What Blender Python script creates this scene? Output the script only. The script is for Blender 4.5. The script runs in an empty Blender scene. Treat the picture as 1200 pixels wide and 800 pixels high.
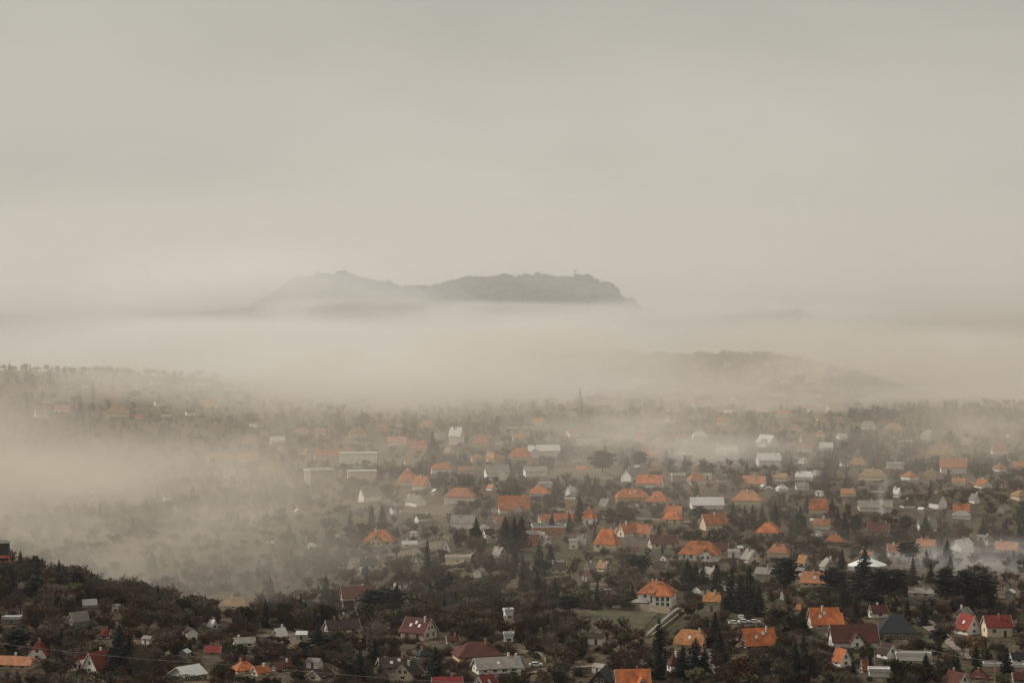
import bpy, bmesh, math, random
from mathutils import Vector, Matrix, noise, Euler
rnd = random.Random(11)
SC = bpy.context.scene
COL = SC.collection
R = math.radians

# ------------------------------------------------------------ helpers
def tag(o, label=None, cat=None, group=None, kind=None):
    if label: o['label'] = label
    if cat: o['category'] = cat
    if group: o['group'] = group
    if kind: o['kind'] = kind
    return o

def empty(name, loc, rz=0.0):
    o = bpy.data.objects.new(name, None)
    o.empty_display_size = 1.0
    COL.objects.link(o)
    o.location = loc
    o.rotation_euler = (0, 0, rz)
    return o

def link(name, me, parent=None, loc=None, rot=None, scale=None):
    o = bpy.data.objects.new(name, me)
    COL.objects.link(o)
    if parent: o.parent = parent
    if loc is not None: o.location = loc
    if rot is not None: o.rotation_euler = rot
    if scale is not None: o.scale = scale
    return o

class MB:
    """collects polygons into one mesh"""
    def __init__(s):
        s.v, s.f, s.m = [], [], []
    def poly(s, pts, mi=0):
        b = len(s.v)
        s.v.extend(tuple(p) for p in pts)
        s.f.append(tuple(range(b, b + len(pts))))
        s.m.append(mi)
    def mesh(s, verts, faces, mi=0):
        b = len(s.v)
        s.v.extend(tuple(p) for p in verts)
        for f in faces:
            s.f.append(tuple(b + i for i in f))
            s.m.append(mi)
    def box(s, x0, x1, y0, y1, z0, z1, mi=0):
        v = [(x0,y0,z0),(x1,y0,z0),(x1,y1,z0),(x0,y1,z0),(x0,y0,z1),(x1,y0,z1),(x1,y1,z1),(x0,y1,z1)]
        s.mesh(v, [(0,3,2,1),(4,5,6,7),(0,1,5,4),(1,2,6,5),(2,3,7,6),(3,0,4,7)], mi)
    def tube(s, a, b, ra, rb, n=5, mi=0, cap=True):
        a, b = Vector(a), Vector(b)
        d = (b - a)
        if d.length < 1e-6: return
        d.normalize()
        u = d.orthogonal().normalized(); w = d.cross(u)
        vs = []
        for c, r in ((a, ra), (b, rb)):
            for i in range(n):
                t = 2 * math.pi * i / n
                vs.append(c + (u * math.cos(t) + w * math.sin(t)) * r)
        fs = [(i, (i + 1) % n, n + (i + 1) % n, n + i) for i in range(n)]
        if cap: fs += [tuple(reversed(range(n))), tuple(range(n, 2 * n))]
        s.mesh(vs, fs, mi)
    def prism(s, prof, x0, x1, mi=0):
        """profile of (y,z) extruded along x"""
        n = len(prof)
        vs = [(x0, y, z) for y, z in prof] + [(x1, y, z) for y, z in prof]
        fs = [tuple(range(n - 1, -1, -1)), tuple(range(n, 2 * n))]
        fs += [(i, (i + 1) % n, n + (i + 1) % n, n + i) for i in range(n)]
        s.mesh(vs, fs, mi)
    def slab(s, polys, t, mi=0):
        """a roof skin of thickness t below the given upward polygons"""
        idx, vs, fs = {}, [], []
        def vi(p):
            k = tuple(round(c, 4) for c in p)
            if k not in idx:
                idx[k] = len(vs); vs.append(k)
            return idx[k]
        for p in polys: fs.append(tuple(vi(q) for q in p))
        n = len(vs)
        low = [(x, y, z - t) for x, y, z in vs]
        edges = {}
        for f in fs:
            for i in range(len(f)):
                edges[(f[i], f[(i + 1) % len(f)])] = 1
        allf = list(fs) + [tuple(reversed([i + n for i in f])) for f in fs]
        for (a, b) in edges:
            if (b, a) not in edges: allf.append((b, a, a + n, b + n))
        s.mesh(vs + low, allf, mi)
    def me(s, name, mats, fix=True):
        m = bpy.data.meshes.new(name)
        m.from_pydata(s.v, [], s.f)
        for k in (mats if isinstance(mats, (list, tuple)) else [mats]): m.materials.append(k)
        if any(s.m): m.polygons.foreach_set('material_index', s.m)
        if fix:
            bm = bmesh.new(); bm.from_mesh(m)
            bmesh.ops.recalc_face_normals(bm, faces=bm.faces)
            bm.to_mesh(m); bm.free()
        m.update()
        return m
    def obj(s, name, mats, parent=None, fix=True, **k):
        return link(name, s.me(name, mats, fix), parent, **k)

# ------------------------------------------------------------ materials
def new_mat(name):
    m = bpy.data.materials.new(name); m.use_nodes = True
    nt = m.node_tree
    return m, nt, nt.nodes['Principled BSDF'], nt.nodes, nt.links

def surf(name, col, rough=0.85, var=0.25, scale=0.7, obvar=0.2, detail=4.0, bump=0.0, bscale=3.0, spec=0.3, stripe=None, hue2=None):
    """base colour with noise between two tones of the thing's own colour, a per-object shift and optional courses of tiles"""
    m, nt, b, N, L = new_mat(name)
    tc = N.new('ShaderNodeTexCoord')
    nz = N.new('ShaderNodeTexNoise'); nz.inputs['Scale'].default_value = scale; nz.inputs['Detail'].default_value = detail; nz.inputs['Roughness'].default_value = .65
    L.new(tc.outputs['Object'], nz.inputs['Vector'])
    rp = N.new('ShaderNodeValToRGB')
    lo = [max(0, c * (1 - var)) for c in col]; hi = [min(1, c * (1 + var)) for c in (hue2 or col)]
    rp.color_ramp.elements[0].position = 0.34; rp.color_ramp.elements[1].position = 0.66
    rp.color_ramp.elements[0].color = (*lo, 1); rp.color_ramp.elements[1].color = (*hi, 1)
    L.new(nz.outputs['Fac'], rp.inputs['Fac'])
    oi = N.new('ShaderNodeObjectInfo')
    nz.noise_dimensions = '4D'
    wm = N.new('ShaderNodeMath'); wm.operation = 'MULTIPLY'; wm.inputs[1].default_value = 60.0
    L.new(oi.outputs['Random'], wm.inputs[0]); L.new(wm.outputs[0], nz.inputs['W'])
    hs = N.new('ShaderNodeHueSaturation')
    mr = N.new('ShaderNodeMapRange'); mr.inputs['To Min'].default_value = 1 - obvar; mr.inputs['To Max'].default_value = 1 + obvar
    L.new(oi.outputs['Random'], mr.inputs['Value']); L.new(mr.outputs['Result'], hs.inputs['Value'])
    L.new(rp.outputs['Color'], hs.inputs['Color'])
    out = hs.outputs['Color']
    if stripe:       # moss and soot in patches, different on every roof
        mo = N.new('ShaderNodeTexNoise'); mo.noise_dimensions = '4D'; mo.inputs['Scale'].default_value = .42; mo.inputs['Detail'].default_value = 5; mo.inputs['Roughness'].default_value = .7
        L.new(tc.outputs['Object'], mo.inputs['Vector']); L.new(wm.outputs[0], mo.inputs['W'])
        mq = N.new('ShaderNodeMapRange'); mq.inputs['From Min'].default_value = .50; mq.inputs['From Max'].default_value = .72; mq.inputs['To Max'].default_value = .72
        L.new(mo.outputs['Fac'], mq.inputs['Value'])
        mz = N.new('ShaderNodeMix'); mz.data_type = 'RGBA'; L.new(mq.outputs['Result'], mz.inputs[0]); L.new(out, mz.inputs[6])
        mz.inputs[7].default_value = (col[0] * .30 + .02, col[1] * .45 + .02, col[2] * .55 + .015, 1); out = mz.outputs[2]
    b.inputs['Roughness'].default_value = rough
    b.inputs['Specular IOR Level'].default_value = spec
    h = None
    if stripe:
        sp = N.new('ShaderNodeSeparateXYZ'); L.new(tc.outputs['Object'], sp.inputs[0])
        bt = N.new('ShaderNodeTexBrick')
        cb = N.new('ShaderNodeCombineXYZ'); L.new(sp.outputs['X'], cb.inputs['X'])
        ad = N.new('ShaderNodeMath'); ad.operation = 'MULTIPLY'; ad.inputs[1].default_value = 1.35
        L.new(sp.outputs['Z'], ad.inputs[0]); L.new(ad.outputs[0], cb.inputs['Y'])
        L.new(cb.outputs[0], bt.inputs['Vector'])
        bt.inputs['Scale'].default_value = stripe
        bt.inputs['Color1'].default_value = (1, 1, 1, 1); bt.inputs['Color2'].default_value = (.72, .72, .72, 1)
        bt.inputs['Mortar'].default_value = (.5, .5, .5, 1); bt.inputs['Mortar Size'].default_value = 0.04
        mx = N.new('ShaderNodeMix'); mx.data_type = 'RGBA'; mx.blend_type = 'MULTIPLY'; mx.inputs[0].default_value = 0.8
        L.new(out, mx.inputs[6]); L.new(bt.outputs['Color'], mx.inputs[7]); out = mx.outputs[2]
        h = bt.outputs['Fac']
    if bump > 0:
        bp = N.new('ShaderNodeBump'); bp.inputs['Strength'].default_value = bump; bp.inputs['Distance'].default_value = 0.1
        if h is None:
            n2 = N.new('ShaderNodeTexNoise'); n2.inputs['Scale'].default_value = bscale; n2.inputs['Detail'].default_value = 3
            L.new(tc.outputs['Object'], n2.inputs['Vector']); h = n2.outputs['Fac']
        L.new(h, bp.inputs['Height']); L.new(bp.outputs['Normal'], b.inputs['Normal'])
    L.new(out, b.inputs['Base Color'])
    return m

def leafmat(name, c1, c2, scale=0.8, rough=0.8, trans=0.0):
    m, nt, b, N, L = new_mat(name)
    tc = N.new('ShaderNodeTexCoord'); nz = N.new('ShaderNodeTexNoise')
    nz.inputs['Scale'].default_value = scale; nz.inputs['Detail'].default_value = 3
    L.new(tc.outputs['Object'], nz.inputs['Vector'])
    oi = N.new('ShaderNodeObjectInfo')
    ad = N.new('ShaderNodeMath'); ad.operation = 'MULTIPLY_ADD'; ad.inputs[1].default_value = 0.5; ad.inputs[2].default_value = -0.25
    L.new(oi.outputs['Random'], ad.inputs[0])
    a2 = N.new('ShaderNodeMath'); a2.operation = 'ADD'; L.new(ad.outputs[0], a2.inputs[0]); L.new(nz.outputs['Fac'], a2.inputs[1])
    rp = N.new('ShaderNodeValToRGB')
    rp.color_ramp.elements[0].position = .3; rp.color_ramp.elements[1].position = .7
    rp.color_ramp.elements[0].color = (*c1, 1); rp.color_ramp.elements[1].color = (*c2, 1)
    L.new(a2.outputs[0], rp.inputs['Fac']); L.new(rp.outputs['Color'], b.inputs['Base Color'])
    b.inputs['Roughness'].default_value = rough; b.inputs['Specular IOR Level'].default_value = 0.15
    return m

ROOF = {
 'o': surf('orange_clay_tile', (.54,.18,.066), .8, .42, .45, .16, stripe=2.6, bump=.5),
 'O': surf('bright_orange_tile', (.68,.20,.060), .75, .42, .45, .10, stripe=2.6, bump=.5),
 's': surf('salmon_clay_tile', (.56,.24,.125), .85, .22, .5, .14, stripe=2.6, bump=.5),
 't': surf('ochre_tile', (.40,.25,.13), .85, .4, .7, .12, stripe=2.6, bump=.5),
 'a': surf('apricot_mottled_tile', (.58,.26,.10), .85, .42, .9, .08, stripe=2.6, bump=.5),
 'r': surf('red_tile', (.32,.045,.030), .7, .28, .5, .12, stripe=2.6, bump=.5),
 'b': surf('brown_red_tile', (.135,.042,.030), .8, .3, .5, .15, stripe=2.6, bump=.5),
 'd': surf('dark_brown_tile', (.075,.048,.036), .85, .3, .5, .2, stripe=2.6, bump=.5),
 'k': surf('slate_roof', (.026,.033,.040), .6, .3, .5, .15, stripe=2.6, bump=.4),
 'y': surf('grey_fibre_sheet', (.24,.22,.19), .8, .25, .5, .2, bump=.3),
 'w': surf('pale_metal_sheet', (.62,.61,.58), .5, .10, .3, .08, bump=.2),
}
WALL = {
 'w': surf('white_plaster', (.82,.78,.72), .9, .15, .45, .08, bump=.2),
 'c': surf('cream_plaster', (.66,.55,.40), .9, .15, .45, .1, bump=.2),
 'y': surf('ochre_plaster', (.56,.40,.20), .9, .15, .45, .1, bump=.2),
 'g': surf('grey_plaster', (.34,.31,.28), .9, .2, .45, .15, bump=.2),
 'p': surf('pink_plaster', (.50,.33,.26), .9, .15, .45, .1, bump=.2),
 'n': surf('dark_timber', (.10,.065,.045), .9, .3, .6, .2, bump=.3),
 'o': surf('brick_wall', (.42,.17,.09), .9, .25, .8, .1, bump=.3),
 's': surf('rough_stone', (.34,.28,.21), .95, .35, 1.6, .1, bump=.6),
}
M = {
 'frame': surf('window_frame_paint', (.70,.68,.64), .6, .08, 1, .05),
 'brick': surf('chimney_brick', (.36,.20,.14), .9, .3, 2.0, .2, bump=.3),
 'pale': surf('chimney_render', (.66,.62,.56), .9, .15, 1, .1),
 'fascia': surf('roof_trim', (.60,.55,.48), .8, .15, 1, .15),
 'bark': surf('bark', (.060,.045,.036), .95, .35, 1.5, .25),
 'palebark': surf('pale_bark', (.16,.135,.11), .95, .3, 1.5, .25),
 'twig': leafmat('brown_twigs', (.055,.043,.033), (.135,.104,.077), .5),
 'rtwig': leafmat('russet_twigs', (.065,.042,.031), (.125,.080,.058), .5),
 'gtwig': leafmat('grey_twigs', (.095,.080,.064), (.225,.190,.150), .5),
 'needle': leafmat('dark_needles', (.009,.014,.013), (.022,.030,.024), .6),
 'needle2': leafmat('olive_needles', (.028,.036,.020), (.062,.066,.034), .6),
 'ochre': leafmat('ochre_leaves', (.19,.085,.026), (.31,.16,.05), .6),
 'rust': leafmat('rust_leaves', (.065,.034,.020), (.115,.056,.030), .6),
 'olive': leafmat('olive_leaves', (.045,.043,.023), (.105,.092,.050), .6),
 'pole': surf('weathered_pole', (.30,.27,.23), .9, .2, 1.5, .1),
 'cable': surf('cable_metal', (.34,.32,.30), .5, .05, 1, .02),
 'tyre': surf('tyre_rubber', (.02,.02,.02), .9, .1, 1, .05),
 'carw': surf('white_car_paint', (.80,.79,.77), .3, .04, 1, .04, spec=.5),
 'tent': surf('white_canvas', (.82,.81,.78), .7, .06, .2, .02),
}
g, nt_, b_, N_, L_ = new_mat('window_glass')
b_.inputs['Base Color'].default_value = (.02, .024, .03, 1); b_.inputs['Roughness'].default_value = .2; b_.inputs['Specular IOR Level'].default_value = .15
M['glass'] = g

# ------------------------------------------------------------ camera: a long lens on a hill above the valley
F = 2700.0                 # focal length in photo pixels (photo 1200 wide)
CZ = 200.0
PITCH = math.atan(100.0 / F)
cam = bpy.data.cameras.new('Camera'); camo = bpy.data.objects.new('Camera', cam); COL.objects.link(camo)
camo.location = (0, 0, CZ); camo.rotation_euler = (math.pi / 2 - PITCH, 0, 0)
cam.lens = 36.0 * F / 1200.0; cam.sensor_width = 36.0; cam.clip_start = 1.0; cam.clip_end = 60000.0
SC.camera = camo
cP, sP = math.cos(PITCH), math.sin(PITCH)

def ray(px, py):
    u = (px - 600.0) / F; v = (400.0 - py) / F
    return (u, cP + v * sP, -sP + v * cP)       # world direction, unnormalised

def proj(x, y, z):
    dz = z - CZ
    depth = y * cP - dz * sP
    return 600 + F * x / depth, 400 - F * (y * sP + dz * cP) / depth, depth

# ------------------------------------------------------------ terrain height
def sm(x, a, b):
    t = min(1.0, max(0.0, (x - a) / (b - a))); return t * t * (3 - 2 * t)
def ga(x, y, cx, cy, sx, sy): return math.exp(-((x - cx) / sx) ** 2 - ((y - cy) / sy) ** 2)
def seg(x, y, ax, ay, bx, by):
    dx, dy = bx - ax, by - ay
    t = min(1.0, max(0.0, ((x - ax) * dx + (y - ay) * dy) / (dx * dx + dy * dy)))
    return t, math.hypot(x - ax - t * dx, y - ay - t * dy)

HILL = [(-640, 0), (-545, 62), (-463, 112), (-370, 127), (-290, 112), (-222, 96), (-75, 115), (40, 124), (150, 117), (205, 98), (245, 72), (300, 38), (420, 0)]
def H(x, y):
    z = 70.0
    a = x / max(y, 1.0)
    n1 = noise.noise(Vector((x / 260.0, y / 260.0, 3.1)))
    n2 = noise.noise(Vector((x / 85.0, y / 85.0, 7.7)))
    amp = sm(y, 500, 900)
    z += amp * (5.0 * n1 + 2.2 * n2)
    # wooded spur at the left front
    t, d = seg(x, y, -235, 905, -88, 775)
    z += (28.0 * (1 - t) ** 1.05 + 1.0) * math.exp(-(d / 58.0) ** 2)
    # valley behind it
    z -= 34.0 * ga(x, y, -330, 1480, 230, 330)
    z -= 22.0 * ga(x, y, -150, 1010, 120, 150)
    # rise carrying the middle of the village
    z += 7.0 * ga(x, y, 120, 1250, 240, 250)
    # hollow at the right that holds a pool of mist
    z -= 9.0 * ga(x, y, 245, 1085, 120, 90)
    # ridge with houses at the left, ridges in the middle and at the right
    z += 20.0 * ga(x, y, -440, 2150, 210, 190)
    z += 7.0 * ga(x, y, 170, 2640, 300, 240) + 5.0 * noise.noise(Vector((x / 140.0, y / 140.0, 4.4))) * sm(y, 1500, 2300)
    z += 6.0 * ga(x, y, 330, 1800, 170, 120)
    # everything beyond falls into the fog filled basin
    thr = 2780.0
    thr = thr + (1930 - thr) * sm(a, .09, .21)
    thr = thr + (2080 - thr) * (1 - sm(a, -.06, .0))
    thr = thr + (2330 - 2080) * (1 - sm(a, -.15, -.12))
    z -= 46.0 * sm(y, thr, thr + 650)
    # the far hill
    if 3600 < y < 6500:
        hy = math.exp(-((y - 5050) / 420.0) ** 2)
        for (xa, za), (xb, zb) in zip(HILL[:-1], HILL[1:]):
            if xa <= x < xb: z += hy * (za + (zb - za) * sm(x, xa, xb)); break
        z += hy * 5 * n1
    # dim shoulders of land far to the right and left
    # the slope below the camera
    r = math.hypot(x, y)
    z = max(z, 197.5 - .285 * r)
    return z

def P(px, py, far=9000.0):
    """the point of the ground seen at a photo pixel"""
    dx, dy, dz = ray(px, py)
    t, step = 560.0, 6.0
    while t < far:
        if CZ + dz * t <= H(dx * t, dy * t):
            lo, hi = t - step, t
            for _ in range(12):
                m = .5 * (lo + hi)
                if CZ + dz * m <= H(dx * m, dy * m): hi = m
                else: lo = m
            return dx * hi, dy * hi, H(dx * hi, dy * hi), hi
        t += step; step = max(6.0, t * .006)
    return None
HAZE_D = 2.6e-5
SKY_MIX, CLOUD, SKY_S, SUN_E, EXPOSURE, VB = .75, (5.5, 5.2, 4.52), .107, 2.3, 0.10, 10
# ------------------------------------------------------------ the ground: one sheet to the horizon
def build_ground():
    ang = []
    a = -34.0
    while a <= 34.0:
        ang.append(a)
        a += .125 if abs(a) < 14 else (.5 if abs(a) < 20 else 2.0)
    rad = [0.0, 8, 20, 40, 80, 140, 220, 320, 420, 500, 560]
    r = 600.0
    while r < 3000: rad.append(r); r *= 1.0052
    while r < 6800: rad.append(r); r *= 1.016
    while r < 16500: rad.append(r); r *= 1.12
    vs = []
    for rr in rad:
        for a in ang:
            x, y = rr * math.sin(R(a)), rr * math.cos(R(a))
            vs.append((x, y, H(x, y)))
    n = len(ang)
    fs = [(i * n + j, i * n + j + 1, (i + 1) * n + j + 1, (i + 1) * n + j) for i in range(len(rad) - 1) for j in range(n - 1)]
    m = bpy.data.meshes.new('ground'); m.from_pydata(vs, [], [tuple(reversed(f)) for f in fs])
    m.polygons.foreach_set('use_smooth', [True] * len(fs))
    mt, nt, b, N, L = new_mat('winter_ground')
    ge = N.new('ShaderNodeNewGeometry')
    def nz(scale, detail, rough=.55):
        t = N.new('ShaderNodeTexNoise'); t.inputs['Scale'].default_value = scale; t.inputs['Detail'].default_value = detail
        t.inputs['Roughness'].default_value = rough
        L.new(ge.outputs['Position'], t.inputs['Vector']); return t.outputs['Fac']
    def ramp(f, stops):
        rp = N.new('ShaderNodeValToRGB'); L.new(f, rp.inputs['Fac'])
        e = rp.color_ramp.elements
        while len(e) < len(stops): e.new(.5)
        for k, (p, c) in zip(e, stops): k.position = p; k.color = (*c, 1)
        return rp.outputs['Color']
    def mix(f, a, c):
        k = N.new('ShaderNodeMix'); k.data_type = 'RGBA'
        if isinstance(f, float): k.inputs[0].default_value = f
        else: L.new(f, k.inputs[0])
        L.new(a, k.inputs[6]); L.new(c, k.inputs[7]); return k.outputs[2]
    litter = ramp(nz(.09, 6, .7), [(.32, (.040, .030, .021)), (.5, (.088, .064, .043)), (.68, (.165, .125, .085))])
    # garden plots: cells of grass, dug soil and leaf litter
    vo = N.new('ShaderNodeTexVoronoi'); vo.distance = 'CHEBYCHEV'; vo.inputs['Scale'].default_value = .030
    ds = N.new('ShaderNodeMapping'); ds.inputs['Rotation'].default_value = (0, 0, .5)
    L.new(ge.outputs['Position'], ds.inputs['Vector']); L.new(ds.outputs[0], vo.inputs['Vector'])
    sp = N.new('ShaderNodeSeparateColor'); L.new(vo.outputs['Color'], sp.inputs[0])
    plots = ramp(sp.outputs[0], [(.0, (.050, .055, .026)), (.35, (.078, .074, .038)), (.55, (.125, .095, .063)), (.8, (.066, .048, .034)), (1., (.17, .135, .092))])
    fac = ramp(nz(.006, 3), [(.42, (0, 0, 0)), (.58, (.8, .8, .8))])
    c = mix(fac, litter, plots)
    fine = ramp(nz(.45, 5, .75), [(.32, (.32, .30, .28)), (.5, (.9, .9, .9)), (.68, (2.0, 1.9, 1.75))])
    k = N.new('ShaderNodeMix'); k.data_type = 'RGBA'; k.blend_type = 'MULTIPLY'; k.inputs[0].default_value = 1.0
    L.new(c, k.inputs[6]); L.new(fine, k.inputs[7])
    L.new(k.outputs[2], b.inputs['Base Color']); b.inputs['Roughness'].default_value = .95; b.inputs['Specular IOR Level'].default_value = .1
    m.materials.append(mt)
    tag(link('ground', m), kind='structure')
build_ground()

def drape(name, pts, width, mat, lift=.25, kind='structure'):
    """a strip laid over the ground along world points (x, y)"""
    dense = []
    for (a, b) in zip(pts[:-1], pts[1:]):
        n = max(2, int(math.dist(a, b) / 4))
        dense += [(a[0] + (b[0] - a[0]) * i / n, a[1] + (b[1] - a[1]) * i / n) for i in range(n)]
    dense.append(pts[-1])
    vs, fs = [], []
    for i, (x, y) in enumerate(dense):
        p, q = dense[max(0, i - 1)], dense[min(len(dense) - 1, i + 1)]
        dx, dy = q[0] - p[0], q[1] - p[1]; l = math.hypot(dx, dy) or 1
        nx, ny = -dy / l, dx / l
        for s in (-.5, 0, .5):
            X, Y = x + nx * width * s, y + ny * width * s
            vs.append((X, Y, H(X, Y) + lift))
    for i in range(len(dense) - 1):
        for j in (0, 1): fs.append((i * 3 + j, i * 3 + j + 1, i * 3 + j + 4, i * 3 + j + 3))
    mb = MB(); mb.mesh(vs, fs)
    o = mb.obj(name, mat); o['kind'] = kind
    return o

M['lane'] = surf('worn_lane', (.20, .17, .14), .95, .3, .3, .1)
M['lawn'] = surf('winter_grass', (.046, .050, .022), .95, .4, .25, .1, detail=8, hue2=(.085, .074, .036))
M['field'] = surf('stubble_field', (.13, .10, .065), .95, .3, .1, .1, detail=6)
def strip(name, pix, width, mat): return drape(name, [P(*p)[:2] for p in pix], width, mat)

def patch(name, pix, mat, lift=.2):
    """a lawn or field with the outline given by photo pixels on the ground"""
    c = [P(*p)[:2] for p in pix]          # four corners
    n = 14
    vs, fs = [], []
    for i in range(n + 1):
        for j in range(n + 1):
            u, v = i / n, j / n
            x = (c[0][0] * (1 - u) + c[1][0] * u) * (1 - v) + (c[3][0] * (1 - u) + c[2][0] * u) * v
            y = (c[0][1] * (1 - u) + c[1][1] * u) * (1 - v) + (c[3][1] * (1 - u) + c[2][1] * u) * v
            e = .9 * noise.noise(Vector((x / 9, y / 9, 1)))
            if i in (0, n) or j in (0, n): x += e * 2; y += e * 4
            vs.append((x, y, H(x, y) + lift))
    fs = [(i * (n + 1) + j, i * (n + 1) + j + 1, (i + 1) * (n + 1) + j + 1, (i + 1) * (n + 1) + j) for i in range(n) for j in range(n)]
    mb = MB(); mb.mesh(vs, fs); o = mb.obj(name, mat); o['kind'] = 'structure'; return o
LAWN_PIX = []
def lawn(pix, mat='lawn', name='lawn'):
    LAWN_PIX.append((min(p[0] for p in pix), max(p[0] for p in pix), min(p[1] for p in pix), max(p[1] for p in pix)))
    return patch(name, pix, M[mat])
lawn([(690,716),(772,718),(748,744),(672,742)])
lawn([(505,764),(540,763),(530,754),(500,757)])
lawn([(985,712),(1010,716),(1030,706),(1000,702)])
lawn([(845,718),(900,722),(905,710),(850,706)])
lawn([(1060,760),(1112,764),(1118,750),(1066,748)])
lawn([(455,652),(512,652),(520,634),(470,634)], 'field', 'field')
lawn([(470,600),(520,606),(535,592),(480,590)], 'field', 'field')
lawn([(300,756),(350,760),(352,744),(312,740)], 'field', 'field')
lawn([(640,560),(720,566),(730,552),(650,548)], 'field', 'field')
strip('road', [(838,800),(834,786),(836,770),(846,758),(868,742),(905,735)], 4.5, M['lane'])
strip('road', [(1079,708),(1082,722),(1090,735),(1106,746),(1122,758),(1140,772)], 5, M['lane'])
strip('path', [(757,746),(796,712)], 2.2, M['lane'])
strip('road', [(600,792),(650,784),(700,780),(760,778)], 3.2, M['lane'])
strip('road', [(640,693),(690,690),(735,692)], 3, M['lane'])
strip('road', [(300,745),(345,748),(400,752)], 4, M['lane'])
strip('road', [(415,676),(445,664),(520,656),(560,648)], 4, M['lane'])
strip('road', [(560,600),(640,594),(700,606),(800,612),(880,606)], 5, M['lane'])
# ------------------------------------------------------------ houses
def window_meshes():
    f = MB()
    for a in ((-.5, .5, -.04, .05, -.65, -.59), (-.5, .5, -.04, .05, .59, .65), (-.5, -.44, -.04, .05, -.59, .59), (.44, .5, -.04, .05, -.59, .59), (-.025, .025, -.035, .045, -.59, .59)):
        f.box(*a)
    f.box(-.58, .58, -.12, .05, -.74, -.65)
    p = MB(); p.box(-.44, .44, -.03, .02, -.59, .59)
    return f.me('window_frame', M['frame']), p.me('pane', M['glass'])
WFRAME, WPANE = window_meshes()
def window(parent, x, y, z, rz, w=1.1, h=1.3):
    """rz 0 = faces local -y"""
    o = link('window', WFRAME, parent, (x, y, z), (0, 0, rz), (w, 1, h / 1.3))
    link('pane', WPANE, o)
def door(parent, x, y, z, rz, mat):
    b = MB(); b.box(-.5, .5, -.06, .05, 0, 2.1); b.box(-.6, .6, -.04, .04, 2.1, 2.2)
    return b.obj('door', mat, parent, loc=(x, y, z), rot=(0, 0, rz))

RECTS = []        # (x0, x1, y0, y1, depth) of every building in photo pixels, kept clear of trees
FOOT = []

def roof_polys(kind, L, W, h, Rr, o, k=None):
    """upward polygons of a roof; ridge along x"""
    s = Rr / (W / 2)
    a, b, zl = L / 2 + o, W / 2 + o, h - o * s
    zt = h + Rr
    if kind == 'g':
        return [[(-a, -b, zl), (a, -b, zl), (a, 0, zt), (-a, 0, zt)], [(a, b, zl), (-a, b, zl), (-a, 0, zt), (a, 0, zt)]]
    if kind == 'h':
        q = max(0.0, L / 2 - W / 2 * (k or .85))
        if q < .3: q = .3
        return [[(-a, -b, zl), (a, -b, zl), (q, 0, zt), (-q, 0, zt)], [(a, b, zl), (-a, b, zl), (-q, 0, zt), (q, 0, zt)],
                [(a, -b, zl), (a, b, zl), (q, 0, zt)], [(-a, b, zl), (-a, -b, zl), (-q, 0, zt)]]
    if kind == 'k':
        q = L / 2 - W * .18; f = .50
        yg = b * (1 - f); zg = zl + (zt - zl) * f
        return [[(-a, -b, zl), (a, -b, zl), (a, -yg, zg), (q, 0, zt), (-q, 0, zt), (-a, -yg, zg)],
                [(a, b, zl), (-a, b, zl), (-a, yg, zg), (-q, 0, zt), (q, 0, zt), (a, yg, zg)],
                [(a, -yg, zg), (a, yg, zg), (q, 0, zt)], [(-a, yg, zg), (-a, -yg, zg), (-q, 0, zt)]]

def swap(polys, dx, dy):
    """turn a roof's ridge from x to y and shift it"""
    return [[(-y + dx, x + dy, z) for x, y, z in p] for p in polys]

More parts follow.
